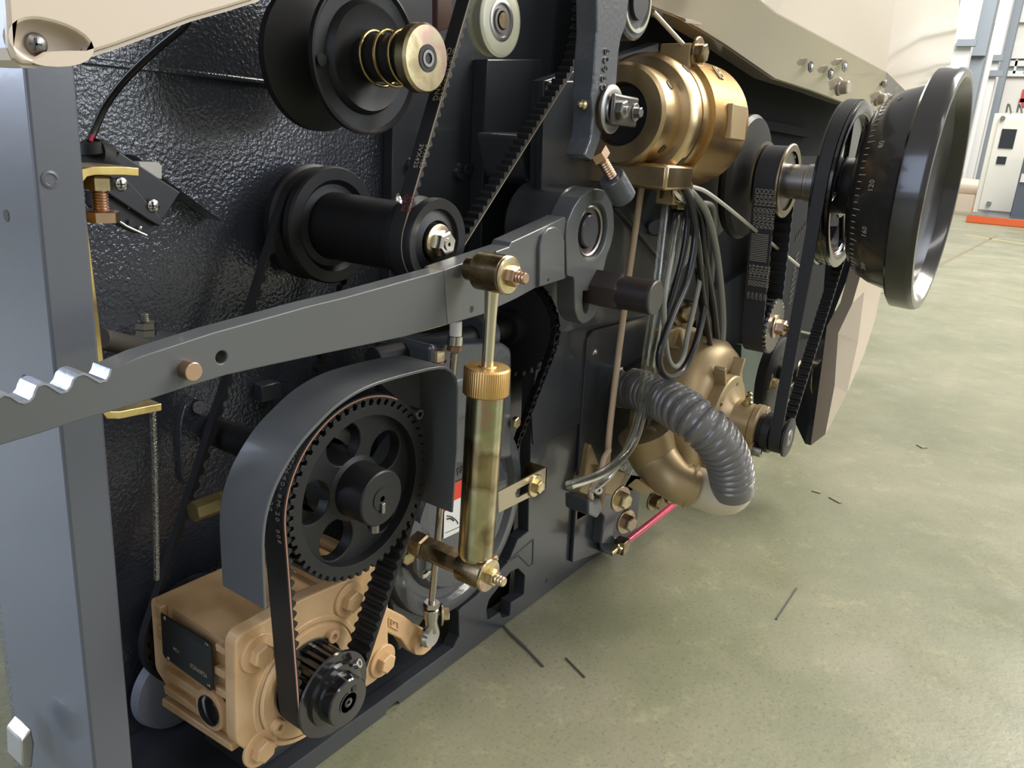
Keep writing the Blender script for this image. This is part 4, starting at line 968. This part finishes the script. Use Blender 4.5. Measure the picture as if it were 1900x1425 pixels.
obj('nose_ear', cyl(V((BB.x-.019, .262, BB.z-.022)), V((BB.x-.019, .252, BB.z-.022)), .010), GOLD, bw)
obj('nose_ear', cyl(V((BB.x+.020, .262, BB.z+.014)), V((BB.x+.020, .252, BB.z+.014)), .009), GOLD, bw)
for dg in (20, 75, 140, 200, 255, 310):
    a = radians(dg); obj('flange_screw', screw(V((BB.x+.0465*cos(a), .2922, BB.z+.0465*sin(a))), NY, .003), ZINCD, bw)
for dg in (65, 115, 300, 245):
    a = radians(dg); u = V((cos(a), 0, sin(a))); obj('cast_web', obox(V((BB.x, .301, BB.z))+u*.066, (u, Y, u.cross(Y)), (.013, .007, .0028)), GOLD, bw, .001)
# lower outlet and feet
op = [(1196, 800, .40), (1215, 850, .385), (1250, 890, .352), (1284, 904, .331)]
obj('outlet_pipe', tube([P(a, b, y) for a, b, y in op], lambda s: .0235+.008*max(0, 1-s/.07), 32, 8), GOLD, bw)
obj('outlet_ring', tube([P(1280, 902, .334), P(1285, 904, .3305)], .0260, 36, 0), GOLD, bw)
obj('outlet_ring', tube([P(1266, 897, .343), P(1270, 899, .340)], .0255, 36, 0), GOLD, bw)
yk = .40
obj('foot_bracket', yplate([(1172, 845), (1185, 885), (1183, 940), (1172, 952), (1148, 944), (1160, 905), (1168, 860)], yk, .02, bev=.0015, r=.003), GOLD, bw)
obj('foot_flange', yplate([(1183, 888), (1225, 895), (1240, 905), (1212, 945), (1186, 938)], yk-.006, .02, bev=.0015, r=.003), GOLD, bw)
obj('foot_rib', prism([P(1180, 888, .385), P(1208, 905, .375), P(1235, 902, .375), P(1208, 890, .385)], (0, .01, -.012)), GOLD, bw, .001)
obj('top_lug', prism([P(1238, 618, .40), P(1262, 606, .39), P(1284, 612, .38), P(1270, 650, .38), P(1245, 650, .40)], (0, .02, 0)), GOLD, bw, .002)
for (a, b, y, s) in ((1150, 925, .398, .016), (1160, 967, .404, .016), (1213, 928, .392, .014), (1232, 921, .40, .012)):
    obj('foot_bolt', bolt(P(a, b, y), (-.25, -1, 0), s, .009), ZINCD if s < .016 else ZINC, bw)
obj('mount_plate', yplate([(1143, 992), (1146, 950), (1225, 900), (1262, 905), (1262, 918)], .408, .006, bev=.0006), BEIGED, bw, label='beige mounting plate')
# upright bolt near top and plate behind
obj('top_bolt', bolt(P(1268, 583, .40), (-.6, -1, .2), .018, .008), ZINCD, bw)
# elbow + hose
P = _P
el = obj('hose_elbow', tube([P(1289, 902, .290), P(1308, 909, .278), P(1332, 917, .262), P(1352, 915, .250), P(1360, 900, .246), P(1360, 880, .246)], lambda s: .0232, 36, 8), mat('ivory_plastic_pipe', 'c9bda0', .35))
tag(el, 'ivory plastic pipe elbow joining the blower outlet to the grey hose', 'pipe elbow')
hp = [P(1359, 908, .246), P(1358, 884, .246), P(1348, 846, .250), P(1326, 811, .260), P(1298, 786, .275), P(1268, 763, .296), P(1237, 745, .325), P(1205, 731, .355), P(1178, 722, .385), P(1145, 718, .41)]
s_ = smooth(hp, False, 12); s_ = resample(s_, .0007)
def hr(s):
    if s < .014: return .0242
    ph = (s % .0092)/.0092; return .0222+.0027*(max(0, cos((ph-.5)*pi*1.5))**.6)
hs_ = obj('suction_hose', tube(s_, hr, 36, 0), HOSE); tag(hs_, 'thick grey corrugated hose arching from the machine side over the gold blower', 'hose')
# tan rod, clamp bracket, red tube
tr_ = thing('tan_rod', 'thin tan coated rod with a hooked lower end running down right of the access cover', 'rod', P(1115, 950, .37))
obj('rod_bar', tube([P(1192, 335, .385), P(1160, 560, .380), P(1133, 780, .375), P(1127, 850, .372), P(1119, 900, .37), P(1116, 935, .37), P(1108, 948, .37)], .0036, 12, 8), TANC, tr_)
obj('hook_loop', tube([P(1130, 835, .368), P(1121, 850, .366), P(1117, 866, .364), P(1114, 880, .364), P(1100, 902, .364), P(1096, 912, .364), P(1096, 926, .364)], .0034, 12, 8), TANC, tr_)
kb = thing('rod_bracket', 'black cast bracket clamping the hooked rod at the bottom corner of the machine', 'bracket', P(1120, 1010, .40))
obj('bracket_arm', yplate([(1125, 915), (1140, 900), (1155, 915), (1152, 940), (1142, 960), (1135, 1010), (1115, 1010), (1122, 960), (1108, 945)], .395, .016, bev=.002, r=.004), CAST, kb)
obj('clamp_block', yplate([(1092, 928), (1115, 925), (1120, 945), (1108, 962), (1092, 955)], .36, .03, bev=.002, r=.003), CAST, kb)
obj('clamp_screw', sock(P(1106, 912, .365), (-.5, -.5, .6), .006, .008), STEELD, kb)
obj('round_boss', cyl(P(1123, 1008, .41), P(1130, 1010, .395), .012), CAST, kb)
tg = obj('relief_emblem', yplate([(1147, 858), (1168, 845), (1165, 895), (1146, 908)], .409, .003), BLACK); tag(tg, 'black embossed square plaque beside the gold blower housing', 'plaque')
for a, b in (((1150, 866), (1164, 857)), ((1157, 862), (1155, 898)), ((1150, 880), (1163, 872)), ((1164, 857), (1162, 890))): obj('relief_line', tube([P(*a, .4085), P(*b, .4085)], .0008, 6, 0), CAST, tg)
bf = thing('brass_fitting', 'square brass fitting with short pipe stub at the end of the red tube', 'fitting', P(1150, 1020, .375))
f0 = P(1153, 1012, .372)
obj('fitting_block', obox(f0, (X, Y, Z), (.0085, .0075, .0085)), ZINCD, bf, .001)
obj('fitting_nut', hexn(f0-X*.0085, -X, .012, .005), ZINC, bf)
obj('pipe_stub', cyl(f0-X*.012, f0-X*.028, .0032), ZINC, bf)
obj('inlet_nut', hexn(f0+X*.0085, X, .009, .004), ZINC, bf)
rt_ = obj('red_tube', tube([f0+X*.012, f0+X*.02, f0+X*.10, f0+X*.17+Z*.001], .0045, 14, 6), REDP); tag(rt_, 'crimson plastic tube running along the floor-side edge below the gold blower', 'tube')
# beyond: spring pulley low right
lo = P(1450, 700, .33)
ls = thing('lower_spring_pulley', 'dark disc pulley with brass coil springs low behind the long belt', 'pulley', lo)
rl2 = rp(74, lo)
obj('disc', lathe([(0, 0), (0, rl2*.9), (.004, rl2), (.018, rl2), (.02, 0)], P(1446, 700, .33), Y, 64), BLACK, ls)
cz_ = P(1446, 690, .33)
obj('spring_core', cyl(cz_, cz_-Y*.09, .012), BLACK, ls)
obj('coil_spring', coil(cz_-Y*.004, NY, rp(27, cz_), .0016, .075, 3.4, a0=1), ZINC, ls)
obj('end_nut', cyl(cz_-Y*.080, cz_-Y*.095, rp(32, cz_)), COPP, ls)
obj('set_bolt', bolt(P(1428, 710, .31), (.3, -1, -.1), .014, .01), ZINCD, ls)
ub = thing('belt_bracket', 'dark bracket panel with vent slots between the printed belt and the long belt', 'panel', P(1475, 600, .37))
obj('panel_plate', yplate([(1465, 290), (1562, 290), (1540, 620), (1450, 640)], .375, .004), SHADED, ub)
for k in range(9):
    obj('vent_slot', obox(P(1466+k*1.6, 560-k*11, .374), (V((1, 0, .55+.0*k)).normalized(), Y, V((-.55, 0, 1)).normalized()), (.009, .0006, .0007)), STEELD, ub)
for k in range(8):
    obj('vent_slot', obox(P(1478+k*5, 440-k*7, .374), (V((1, 0, 2)).normalized(), Y, V((-2, 0, 1)).normalized()), (.007, .0006, .0007)), STEELD, ub)
obj('stay_bar', cyl(P(1455, 608, .37), P(1515, 622, .37), .0022), STEELD, ub)
gb2 = obj('green_panel', yplate([(1376, 640), (1460, 640), (1450, 700), (1395, 790), (1372, 740)], .40, .01), mat('dark_green_paint', '2c3f38', .4)); tag(gb2, 'dark green panel edge between the gold blower and the lower spring pulley', 'panel')
# twine
tw = obj('white_cord', tube([P(1262, 345, .335), P(1290, 348, .33), P(1325, 366, .32), P(1410, 434, .31), P(1490, 500, .30)], .0022, 8, 8), WHITE); tag(tw, 'thin white cord stretched from the cable bundle across the printed belt', 'cord')
obj('cord_end', cyl(P(1484, 494, .30), P(1491, 503, .299), .004), ZINC, tw)

# ================================================================ CABLES, TUBES
wt = 'hanging cables of the looped bundle'
def cab(pts, rpx, m, label, name='cable'):
    q = [P(a, b, y) for a, b, y in pts]; o = obj(name, tube(q, rp(rpx, q[len(q)//2]), 12, 10), m); tag(o, label, 'cable' if name == 'cable' else 'tube', wt if name == 'cable' else None); return o
cab([(1272, 350, .335), (1290, 365, .33), (1313, 400, .325), (1330, 470, .325), (1340, 560, .325), (1341, 620, .325), (1334, 668, .325), (1327, 678, .325), (1320, 668, .328)], 6, CABG, 'light grey cable hanging outermost on the right of the bundle')
cab([(1275, 355, .338), (1300, 400, .335), (1308, 480, .33), (1322, 560, .33), (1330, 630, .33), (1328, 668, .33), (1320, 650, .335), (1308, 600, .34), (1296, 500, .34)], 7, CABB, 'black cable looping lowest on the right of the bundle')
cab([(1270, 350, .33), (1282, 380, .325), (1290, 440, .32), (1275, 520, .318), (1250, 580, .318), (1228, 640, .318), (1223, 670, .318), (1230, 692, .318), (1245, 698, .318), (1268, 685, .32), (1290, 640, .322), (1305, 580, .325), (1308, 540, .328), (1300, 460, .335)], 7, CABB, 'black cable making the big loop over the gold blower')
cab([(1280, 360, .34), (1293, 430, .335), (1300, 500, .33), (1290, 560, .325), (1276, 620, .322), (1268, 660, .322), (1255, 680, .322), (1243, 672, .322), (1236, 640, .322), (1232, 560, .325), (1245, 480, .33)], 5, CABG, 'grey cable inside the big black loop')
cab([(1274, 352, .33), (1295, 375, .335), (1322, 385, .345), (1325, 440, .345), (1320, 520, .345), (1312, 620, .345)], 5, CABG, 'grey cable curving over the back of the bundle')
cab([(1268, 352, .335), (1276, 400, .335), (1268, 470, .333), (1244, 560, .333), (1225, 620, .336), (1205, 655, .35), (1160, 685, .38)], 6, CABB, 'black cable slanting left behind the clear tubes')
cab([(1275, 355, .33), (1288, 420, .33), (1296, 470, .328), (1306, 560, .326), (1318, 640, .326), (1322, 660, .326)], 5.5, CABB, 'black cable hanging straight down the middle of the bundle')
def clr(pts, label, r=7):
    q = [P(a, b, y) for a, b, y in pts]; R = rp(r, q[2])
    bm = tube(q, R, 16, 10, caps=False); merge(bm, tube(q, R*.68, 16, 10, caps=False))
    for s in (0, -1): pass
    o = obj('clear_tube', bm, CLEAR); tag(o, label, 'tube', 'clear drain tubes under the brass clutch'); return o
clr([(1258, 395, .345), (1246, 470, .34), (1228, 560, .335), (1212, 650, .335), (1194, 760, .335), (1170, 830, .335), (1120, 876, .335), (1056, 901, .335)], 'clear plastic tube curving furthest left to an open end beside the access cover', 8.5)
clr([(1236, 375, .35), (1226, 460, .345), (1214, 560, .34), (1200, 650, .34), (1186, 760, .34), (1160, 840, .345), (1128, 885, .35), (1098, 910, .352)], 'clear plastic tube hanging just left behind the other clear tube', 7)
clr([(1270, 395, .35), (1256, 480, .345), (1236, 580, .342), (1220, 700, .345), (1200, 800, .35), (1170, 870, .36), (1140, 925, .365)], 'clear plastic tube hanging rightmost of the three down to the black bracket', 5.5)
ft = thing('tube_fitting', 'gold union fitting with white cable tie under the brass clutch', 'fitting', P(1262, 400, .345))
obj('union_body', cyl(P(1266, 340, .345), P(1262, 378, .345), .0055), ZINC, ft)
obj('union_nut', hexn(P(1262, 372, .345), -Z, .015, .009), ZINC, ft)
obj('union_nut', hexn(P(1266, 350, .345), -Z, .013, .006), ZINC, ft)
obj('cable_tie', ribbon([P(1247, 345, .334), P(1252, 360, .332), P(1265, 374, .332), P(1280, 382, .334)], (0, .0, .005), .0008), WHITE, ft)
rtg = thing('red_tag', 'small red and black marked tag hanging above the clear tubes', 'tag', P(1240, 370, .349))
obj('tag_body', box(P(1235, 368, .349), P(1243, 342, .349)+Y*.002), REDL, rtg); obj('tag_band', box(P(1227, 368, .3485), P(1234, 342, .3485)+Y*.002), PLATEB, rtg)
text('01', P(1242, 345, .3488), (0, 0, -1), X, .011, PLATEB, rtg, 'tag_text')
# hex bar with round head
hbx = thing('hex_stop_pin', 'dark brown hexagonal stop pin with round end projecting beside the bearing lug', 'pin', P(1150, 580, .34))
e0 = P(1215, 553, .3); axx = e0.x; b0 = PX(1080, 531, axx).y
m0 = PX(1152, 541, axx).y
BR = mat('brown_black_oxide', '2e2827', .38, metal=.2, bump=(300, .1, .0004))
obj('hex_part', lathe([(m0-.003, 0), (m0-.003, .0165), (m0, .0188), (b0+.008, .0188), (b0+.008, 0)], (axx, 0, e0.z), Y, 6, a0=.25), BR, hbx)
obj('round_part', lathe([(.3, 0), (.3, .0150), (.3008, .0158), (m0, .0158)], (axx, 0, e0.z), Y, 48), BR, hbx)
obj('head_ring', lathe([(.299, 0), (.2985, .0150), (.2995, .0163), (.302, .0163), (.3028, .0158), (.3028, 0)], (axx, 0, e0.z), Y, 48), mat('grey_oxide', '4d4a48', .4, metal=.5), hbx)
bs3 = thing('bush_bolt', 'dark ribbed threaded bolt end on the machine wall behind the clear tubes', 'bolt', P(1208, 420, YF))
obj('threaded_end', thread(P(1212, 420, YF-.006), P(1196, 420, YF-.006)-Y*.014, .010, .003), SLATE, bs3)

# ================================================================ LEFT DETAILS
# sensor / limit switch
ysw = .47
sw = thing('limit_switch', 'black plastic limit switch with two cross screws tilted beside the gold bracket', 'switch', P(265, 360, ysw))
obj('switch_body', yplate([(222, 282), (335, 357), (303, 408), (185, 335)], ysw, .022, bev=.0008), PLAST, sw)
obj('switch_cover', yplate([(232, 328), (303, 408), (296, 420), (275, 408), (190, 352), (190, 338)], ysw-.003, .022, bev=.0008), PLAST, sw)
obj('switch_base', yplate([(190, 358), (232, 378), (300, 416), (275, 438), (215, 410), (190, 385)], ysw+.002, .02, bev=.0008), PLAST, sw)
bt_ = P(190, 285, ysw)
obj('cable_boot', tube([P(172, 287, ysw+.008), P(185, 292, ysw+.009), P(212, 310, ysw+.01)], .0098, 24, 4), RUB, sw)
obj('cable_boot_end', cyl(P(170, 262, ysw+.01), P(176, 284, ysw+.01), .0075, .0095), RUB, sw)
for a, b in ((225, 342), (284, 382)):
    s1_ = obj('switch_screw', screw(P(a, b, ysw-.003), NY, .0042), STEEL, sw); obj('cross_slot', cross_mark(P(a, b, ysw-.0052), NY, .0024), PLATEB, sw)
for a, b in ((240, 384), (261, 423)): obj('switch_rivet', screw(P(a, b, ysw-.0005), NY, .0012), STEEL, sw)
obj('switch_hole', lathe([(0, 0), (0, .0016)], P(244, 412, ysw-.0003), NY, 14), PLATEB, sw)
obj('spring_lever', tube([P(208, 402, ysw-.002), P(235, 420, ysw-.002), P(272, 437, ysw-.002)], .0007, 6, 0), STEEL, sw)
obj('mounting_pad', yplate([(258, 300), (294, 301), (300, 308), (300, 332), (262, 320)], ysw+.025, .006), WHITE, sw, label='white pad behind the switch')
obj('mounting_arm', prism([P(248, 288, .52), P(275, 284, .52), P(412, 404, .52), P(412, 412, .52), P(320, 345, .52)], (0, .02, 0)), TEX, sw, .001)
cb = obj('switch_cable', tube([P(352, 30, .41), P(338, 52, .42), P(290, 92, .44), P(235, 145, .46), P(200, 190, .475), P(180, 230, .48), P(167, 262, .48)], rp(7, P(235, 145, .46)), 14, 8), CABB)
tag(cb, 'black cable curving from under the beige cover down to the limit switch', 'cable')
obj('red_wire', tube([P(172, 250, .478), P(168, 262, .478)], .0012, 8, 0), REDP, cb)
# gold C bracket
ygb = .405
gk = thing('zinc_bracket', 'tall yellow zinc C-shaped bracket at the right edge of the corner post', 'bracket', P(200, 765, ygb))
pth = [(258, 327), (230, 325), (175, 325), (162, 328), (154, 338), (153, 350), (160, 400), (180, 560), (190, 650), (195, 700), (199, 735), (200, 755), (205, 764), (222, 764), (300, 749)]
obj('bracket_strip', ribbon([P(a, b, ygb) for a, b in pth], (0, .030, 0), .0042, 0), mat('zinc_strip', 'b89f62', .3, metal=.9, col2=['c8b270', 'a98a60'], nscale=60), gk, .0003)
bc = P(183, 342, ygb+.012)
vbn = thing('adjusting_bolt', 'coppery vertical bolt with nut fixed under the zinc bracket top flange', 'bolt', P(188, 408, ygb+.012))
obj('bolt_nut', hexn(P(184, 352, ygb+.012), Z, .0125, .007), ZINC, vbn)
obj('bolt_thread', thread(P(184, 351, ygb+.012), P(188, 398, ygb+.012), .0042, .0014), COPP, vbn)
obj('bolt_head', hexn(P(188, 411, ygb+.012), Z, .0165, .006), COPP, vbn)
wr = obj('wire_rope', tube([P(283, 752, .425), P(287, 850, .425), P(289, 960, .425), P(291, 1075, .425)], .0018, 10, 0), mat('steel_rope', '8d8b86', .35, metal=1, bump=(900, 1, .001))); tag(wr, 'thin steel wire rope hanging from the lower flange of the zinc bracket', 'wire rope')
ns = thing('locked_stud', 'short upright steel stud with two lock nuts above the lever on the left', 'stud', P(272, 622, .50))
obj('stud_thread', thread(P(272, 622, .5), P(267, 582, .5), .0030, .0012), STEELD, ns)
for a, b in ((272, 622), (271, 609)): obj('lock_nut', hexn(P(a, b, .5), Z, .0118, .0048), STEELD, ns)
obj('stud_bracket', box(P(250, 630, .51)-V((0, .02, .004)), P(335, 622, .51)+V((0, .02, 0))), SLATE, ns, .0008)
tbp = obj('round_bar', cyl(P(186, 628, .47), P(292, 655, .50), .0068), mat('greyish_brown_steel', '4a4744', .45, metal=.3)); tag(tbp, 'dull grey-brown round bar lying behind the lever beside the zinc bracket', 'bar')
ht = obj('hex_brass_bar', lathe([(0, 0), (0, .0075), (.07, .0075), (.07, 0)], P(358, 950, .455), X, 6, a0=.3), mat('pale_brass', '8e8158', .35, metal=.9)); tag(ht, 'yellow zinc hexagon bar sticking out left of the belt guard', 'bar')
# small cogged wheel over the guard
cgw = thing('cog_segment', 'small grey cogged wheel peeping between the lever and the guard top', 'cog wheel', P(706, 650, .43))
gc = P(735, 668, .45); obj('cog', yp2(gear(gc.x, gc.z, .021, 18, .004), .43, .03, [], .0004), CAST, cgw)
obj('cog_flange', lathe([(0, 0), (0, .0225), (.004, .0225), (.004, 0)], V((gc.x, .43, gc.z)), NY, 40), CAST, cgw)
bg_ = thing('brass_hex_plug', 'brass hexagon plug standing behind the top of the guard', 'plug', P(810, 672, .40))
obj('plug_head', hexn(P(809, 668, .40), Z, .013, .009), ZINC, bg_); obj('plug_washer', cyl(P(809, 672, .40), P(809, 667, .40), .0085), ZINCD, bg_); obj('plug_thread', cyl(P(809, 700, .40), P(809, 670, .40), .005), ZINCD, bg_)

# ================================================================ BEIGE COVERS
bc1 = thing('left_cover', 'beige sheet metal cover with a recessed screw at the top left corner of the photo', 'cover', P(70, 110, .30))
yc1 = .30
c1p = [(8, -60), (14, 20), (18, 88), (26, 108), (42, 119), (62, 120), (80, 112), (95, 103), (130, 101), (162, 101), (215, 84), (300, 53), (352, 34), (420, 15), (475, -2), (560, -60)]
dq = P(80, 77, yc1); dish = [(dq.x+.0130*cos(t/24*2*pi)*(1.25 if cos(t/24*2*pi) > 0 else .75), dq.z+.0066*sin(t/24*2*pi)) for t in range(24)]
obj('cover_sheet', yplate(c1p, yc1, .004, [dish], bev=.0012), BEIGED, bc1)
bmd = bmesh.new(); rr = [[bmd.verts.new((dq.x+(a-dq.x)*k, yc1+t, dq.z+(b-dq.z)*k)) for a, b in dish] for t, k in ((.0015, 1.04), (.0045, .92), (.0062, .7), (.0068, .35))]
for ra, rb2 in zip(rr, rr[1:]):
    for k in range(24): bmd.faces.new((ra[k], ra[(k+1) % 24], rb2[(k+1) % 24], rb2[k]))
bmd.faces.new(rr[-1]); obj('screw_dish', bmd, BEIGED, bc1)
obj('cover_return', ribbon([P(a, b, yc1+.002) for a, b in c1p[2:]], (0, .018, 0), .0012, 0), BEIGED, bc1)
c = P(72, 80, yc1)
obj('cover_screw', screw(P(67, 82, yc1+.0062), NY, .0038), STEELD, bc1); obj('cross_slot', cross_mark(P(67, 82, yc1+.0042), NY, .0020), PLATEB, bc1)
bc2 = thing('upper_cover', 'glossy beige faceted machine cover with bolt heads, top right above the handwheel', 'cover', P(1560, 188, .36))
def shell(pts, faces, th=.004):
    bm = bmesh.new(); vs = [bm.verts.new(P(a, b, y)) for a, b, y in pts]
    for f in faces: bm.faces.new([vs[i] for i in f])
    bmesh.ops.recalc_face_normals(bm, faces=bm.faces)
    g = bmesh.ops.solidify(bm, geom=bm.faces[:], thickness=th); return bm
sv = [(1165, -6, .36), (1258, 30, .36), (1340, 80, .36), (1431, 143, .36), (1503, 166, .36), (1561, 188, .36), (1632, 208, .36),  # 0-6 lower edge
      (1345, -50, .335), (1435, 25, .332), (1641, 133, .325),          # 7-9 crease
      (1345, -120, .39), (1500, -100, .385), (1665, -60, .37), (1722, -40, .39),           # 10-13 top
      (1706, 76, .375), (1745, 130, .40), (1700, 190, .385),          # 14-16
      (1780, -60, .41), (1776, 40, .415), (1762, 120, .41)]            # 17-19
sf = [(0, 1, 7), (1, 2, 8, 7), (2, 3, 9, 8), (3, 4, 9), (4, 5, 9), (5, 6, 9), (7, 8, 11, 10), (8, 9, 11), (9, 12, 11), (9, 14, 13, 12), (9, 16, 15, 14), (6, 16, 9), (14, 15, 19, 18), (14, 18, 17, 13)]
us = obj('cover_shell', shell(sv, sf, .003), BEIGE, bc2, .0012, ang=12)
obj('cover_lip', ribbon([P(a, b, y) for a, b, y in sv[0:7]], (0, .022, 0), .0018, 0), BEIGE, bc2)
obj('panel_seam', prism([P(1310, 12, .3535), P(1313, 12, .3535), P(1296, 42, .3585), P(1293, 42, .3585)], (0, -.001, 0)), PLATEB, bc2)
obj('corner_tab', prism([P(1268, 42, .358), P(1297, 46, .356), P(1301, 40, .356), P(1270, 36, .358)], (0, -.002, 0)), BEIGE, bc2)
def cover_y(a, b):
    for f in sf:
        for k in range(1, len(f)-1):
            (x1_, y1_, d1), (x2_, y2_, d2), (x3_, y3_, d3) = sv[f[0]], sv[f[k]], sv[f[k+1]]
            D = (y2_-y3_)*(x1_-x3_)+(x3_-x2_)*(y1_-y3_)
            if abs(D) < 1e-6: continue
            u = ((y2_-y3_)*(a-x3_)+(x3_-x2_)*(b-y3_))/D; v = ((y3_-y1_)*(a-x3_)+(x1_-x3_)*(b-y3_))/D
            if u >= -.01 and v >= -.01 and u+v <= 1.01: return u*d1+v*d2+(1-u-v)*d3
    return .36
for a, b in ((1555, 162), (1626, 184), (1648, 188)):
    y_ = cover_y(a, b)-.004
    obj('cover_bolt', lathe([(0, 0), (0, .0125), (.005, .0125), (.006, .0105), (.016, .0095), (.0175, .008), (.0175, 0)], P(a, b, y_+.002), (-.15, -1, .0), 24), BEIGE, bc2)
for a, b in ((1505, 124), (1542, 137), (1568, 123), (1642, 152), (1662, 160)):
    y_ = cover_y(a, b)-.003
    sl_ = obj('slotted_hole', prism([v for v in [P(a-4, b-6, y_-.003), P(a+1, b-11, y_-.003), P(a+5, b-6, y_-.003), P(a+4, b+7, y_-.003), P(a-1, b+11, y_-.003), P(a-5, b+6, y_-.003)]], (0, .001, 0)), STEELD if a in (1568, 1662) else PLATEB, bc2, label='dark slotted hole in the cover')
    obj('hole_screw', screw(P(a+1, b+1, y_-.003), NY, .0045), STEEL, sl_)
obj('side_screw', screw(P(1765, 24, .413), NY, .010), STEEL, bc2)
# chute
bch = thing('chute', 'beige folded sheet metal chute hanging at the far right under the handwheel', 'chute', PX(1515, 826, 1.22))
def cs_(pts, faces, th, m, nm, par):
    bm = bmesh.new(); vs = [bm.verts.new(PX(a, b, x)) for a, b, x in pts]
    for f in faces: bm.faces.new([vs[i] for i in f])
    bmesh.ops.recalc_face_normals(bm, faces=bm.faces); bmesh.ops.solidify(bm, geom=bm.faces[:], thickness=th); return obj(nm, bm, m, par, ang=8)
cv = [(1612, 380, 1.20), (1579, 500, 1.20), (1562, 562, 1.20), (1537, 605, 1.20), (1529, 667, 1.20), (1507, 826, 1.20),
      (1630, 380, 1.19), (1597, 500, 1.19), (1580, 562, 1.19), (1555, 617, 1.19), (1547, 715, 1.19), (1530, 803, 1.19),
      (1640, 380, 1.22), (1604, 500, 1.22), (1600, 540, 1.22), (1588, 634, 1.22), (1568, 727, 1.22), (1531, 799, 1.22),
      (1680, 380, 1.30), (1643, 500, 1.30), (1634, 522, 1.30), (1619, 595, 1.30), (1600, 655, 1.30), (1579, 703, 1.30)]
ff = [(i, i+1, i+7, i+6) for i in range(5)]+[(i+6, i+7, i+13, i+12) for i in range(5)]+[(i+12, i+13, i+19, i+18) for i in range(5)]+[(17, 23, 16)]
ff = [(i, i+1, i+7, i+6) for i in range(5)]+[(i+6, i+7, i+13, i+12) for i in range(4)]+[(10, 11, 17, 16)]+[(12, 13, 19, 18), (13, 14, 20, 19), (14, 15, 21, 20), (15, 16, 22, 21), (16, 17, 23, 22)]
cs_(cv, ff, .003, BEIGED, 'chute_skin', bch)
dv_ = [(1478, 783, 1.24), (1497, 823, 1.24), (1507, 826, 1.21), (1529, 667, 1.21), (1537, 605, 1.21), (1579, 500, 1.21), (1600, 420, 1.21), (1540, 420, 1.24), (1530, 560, 1.24), (1500, 700, 1.24)]
cs_(dv_, [(0, 1, 2, 3, 9), (9, 3, 4, 8), (8, 4, 5, 6, 7)], .003, SLATE, 'dark_inner_panel', bch)
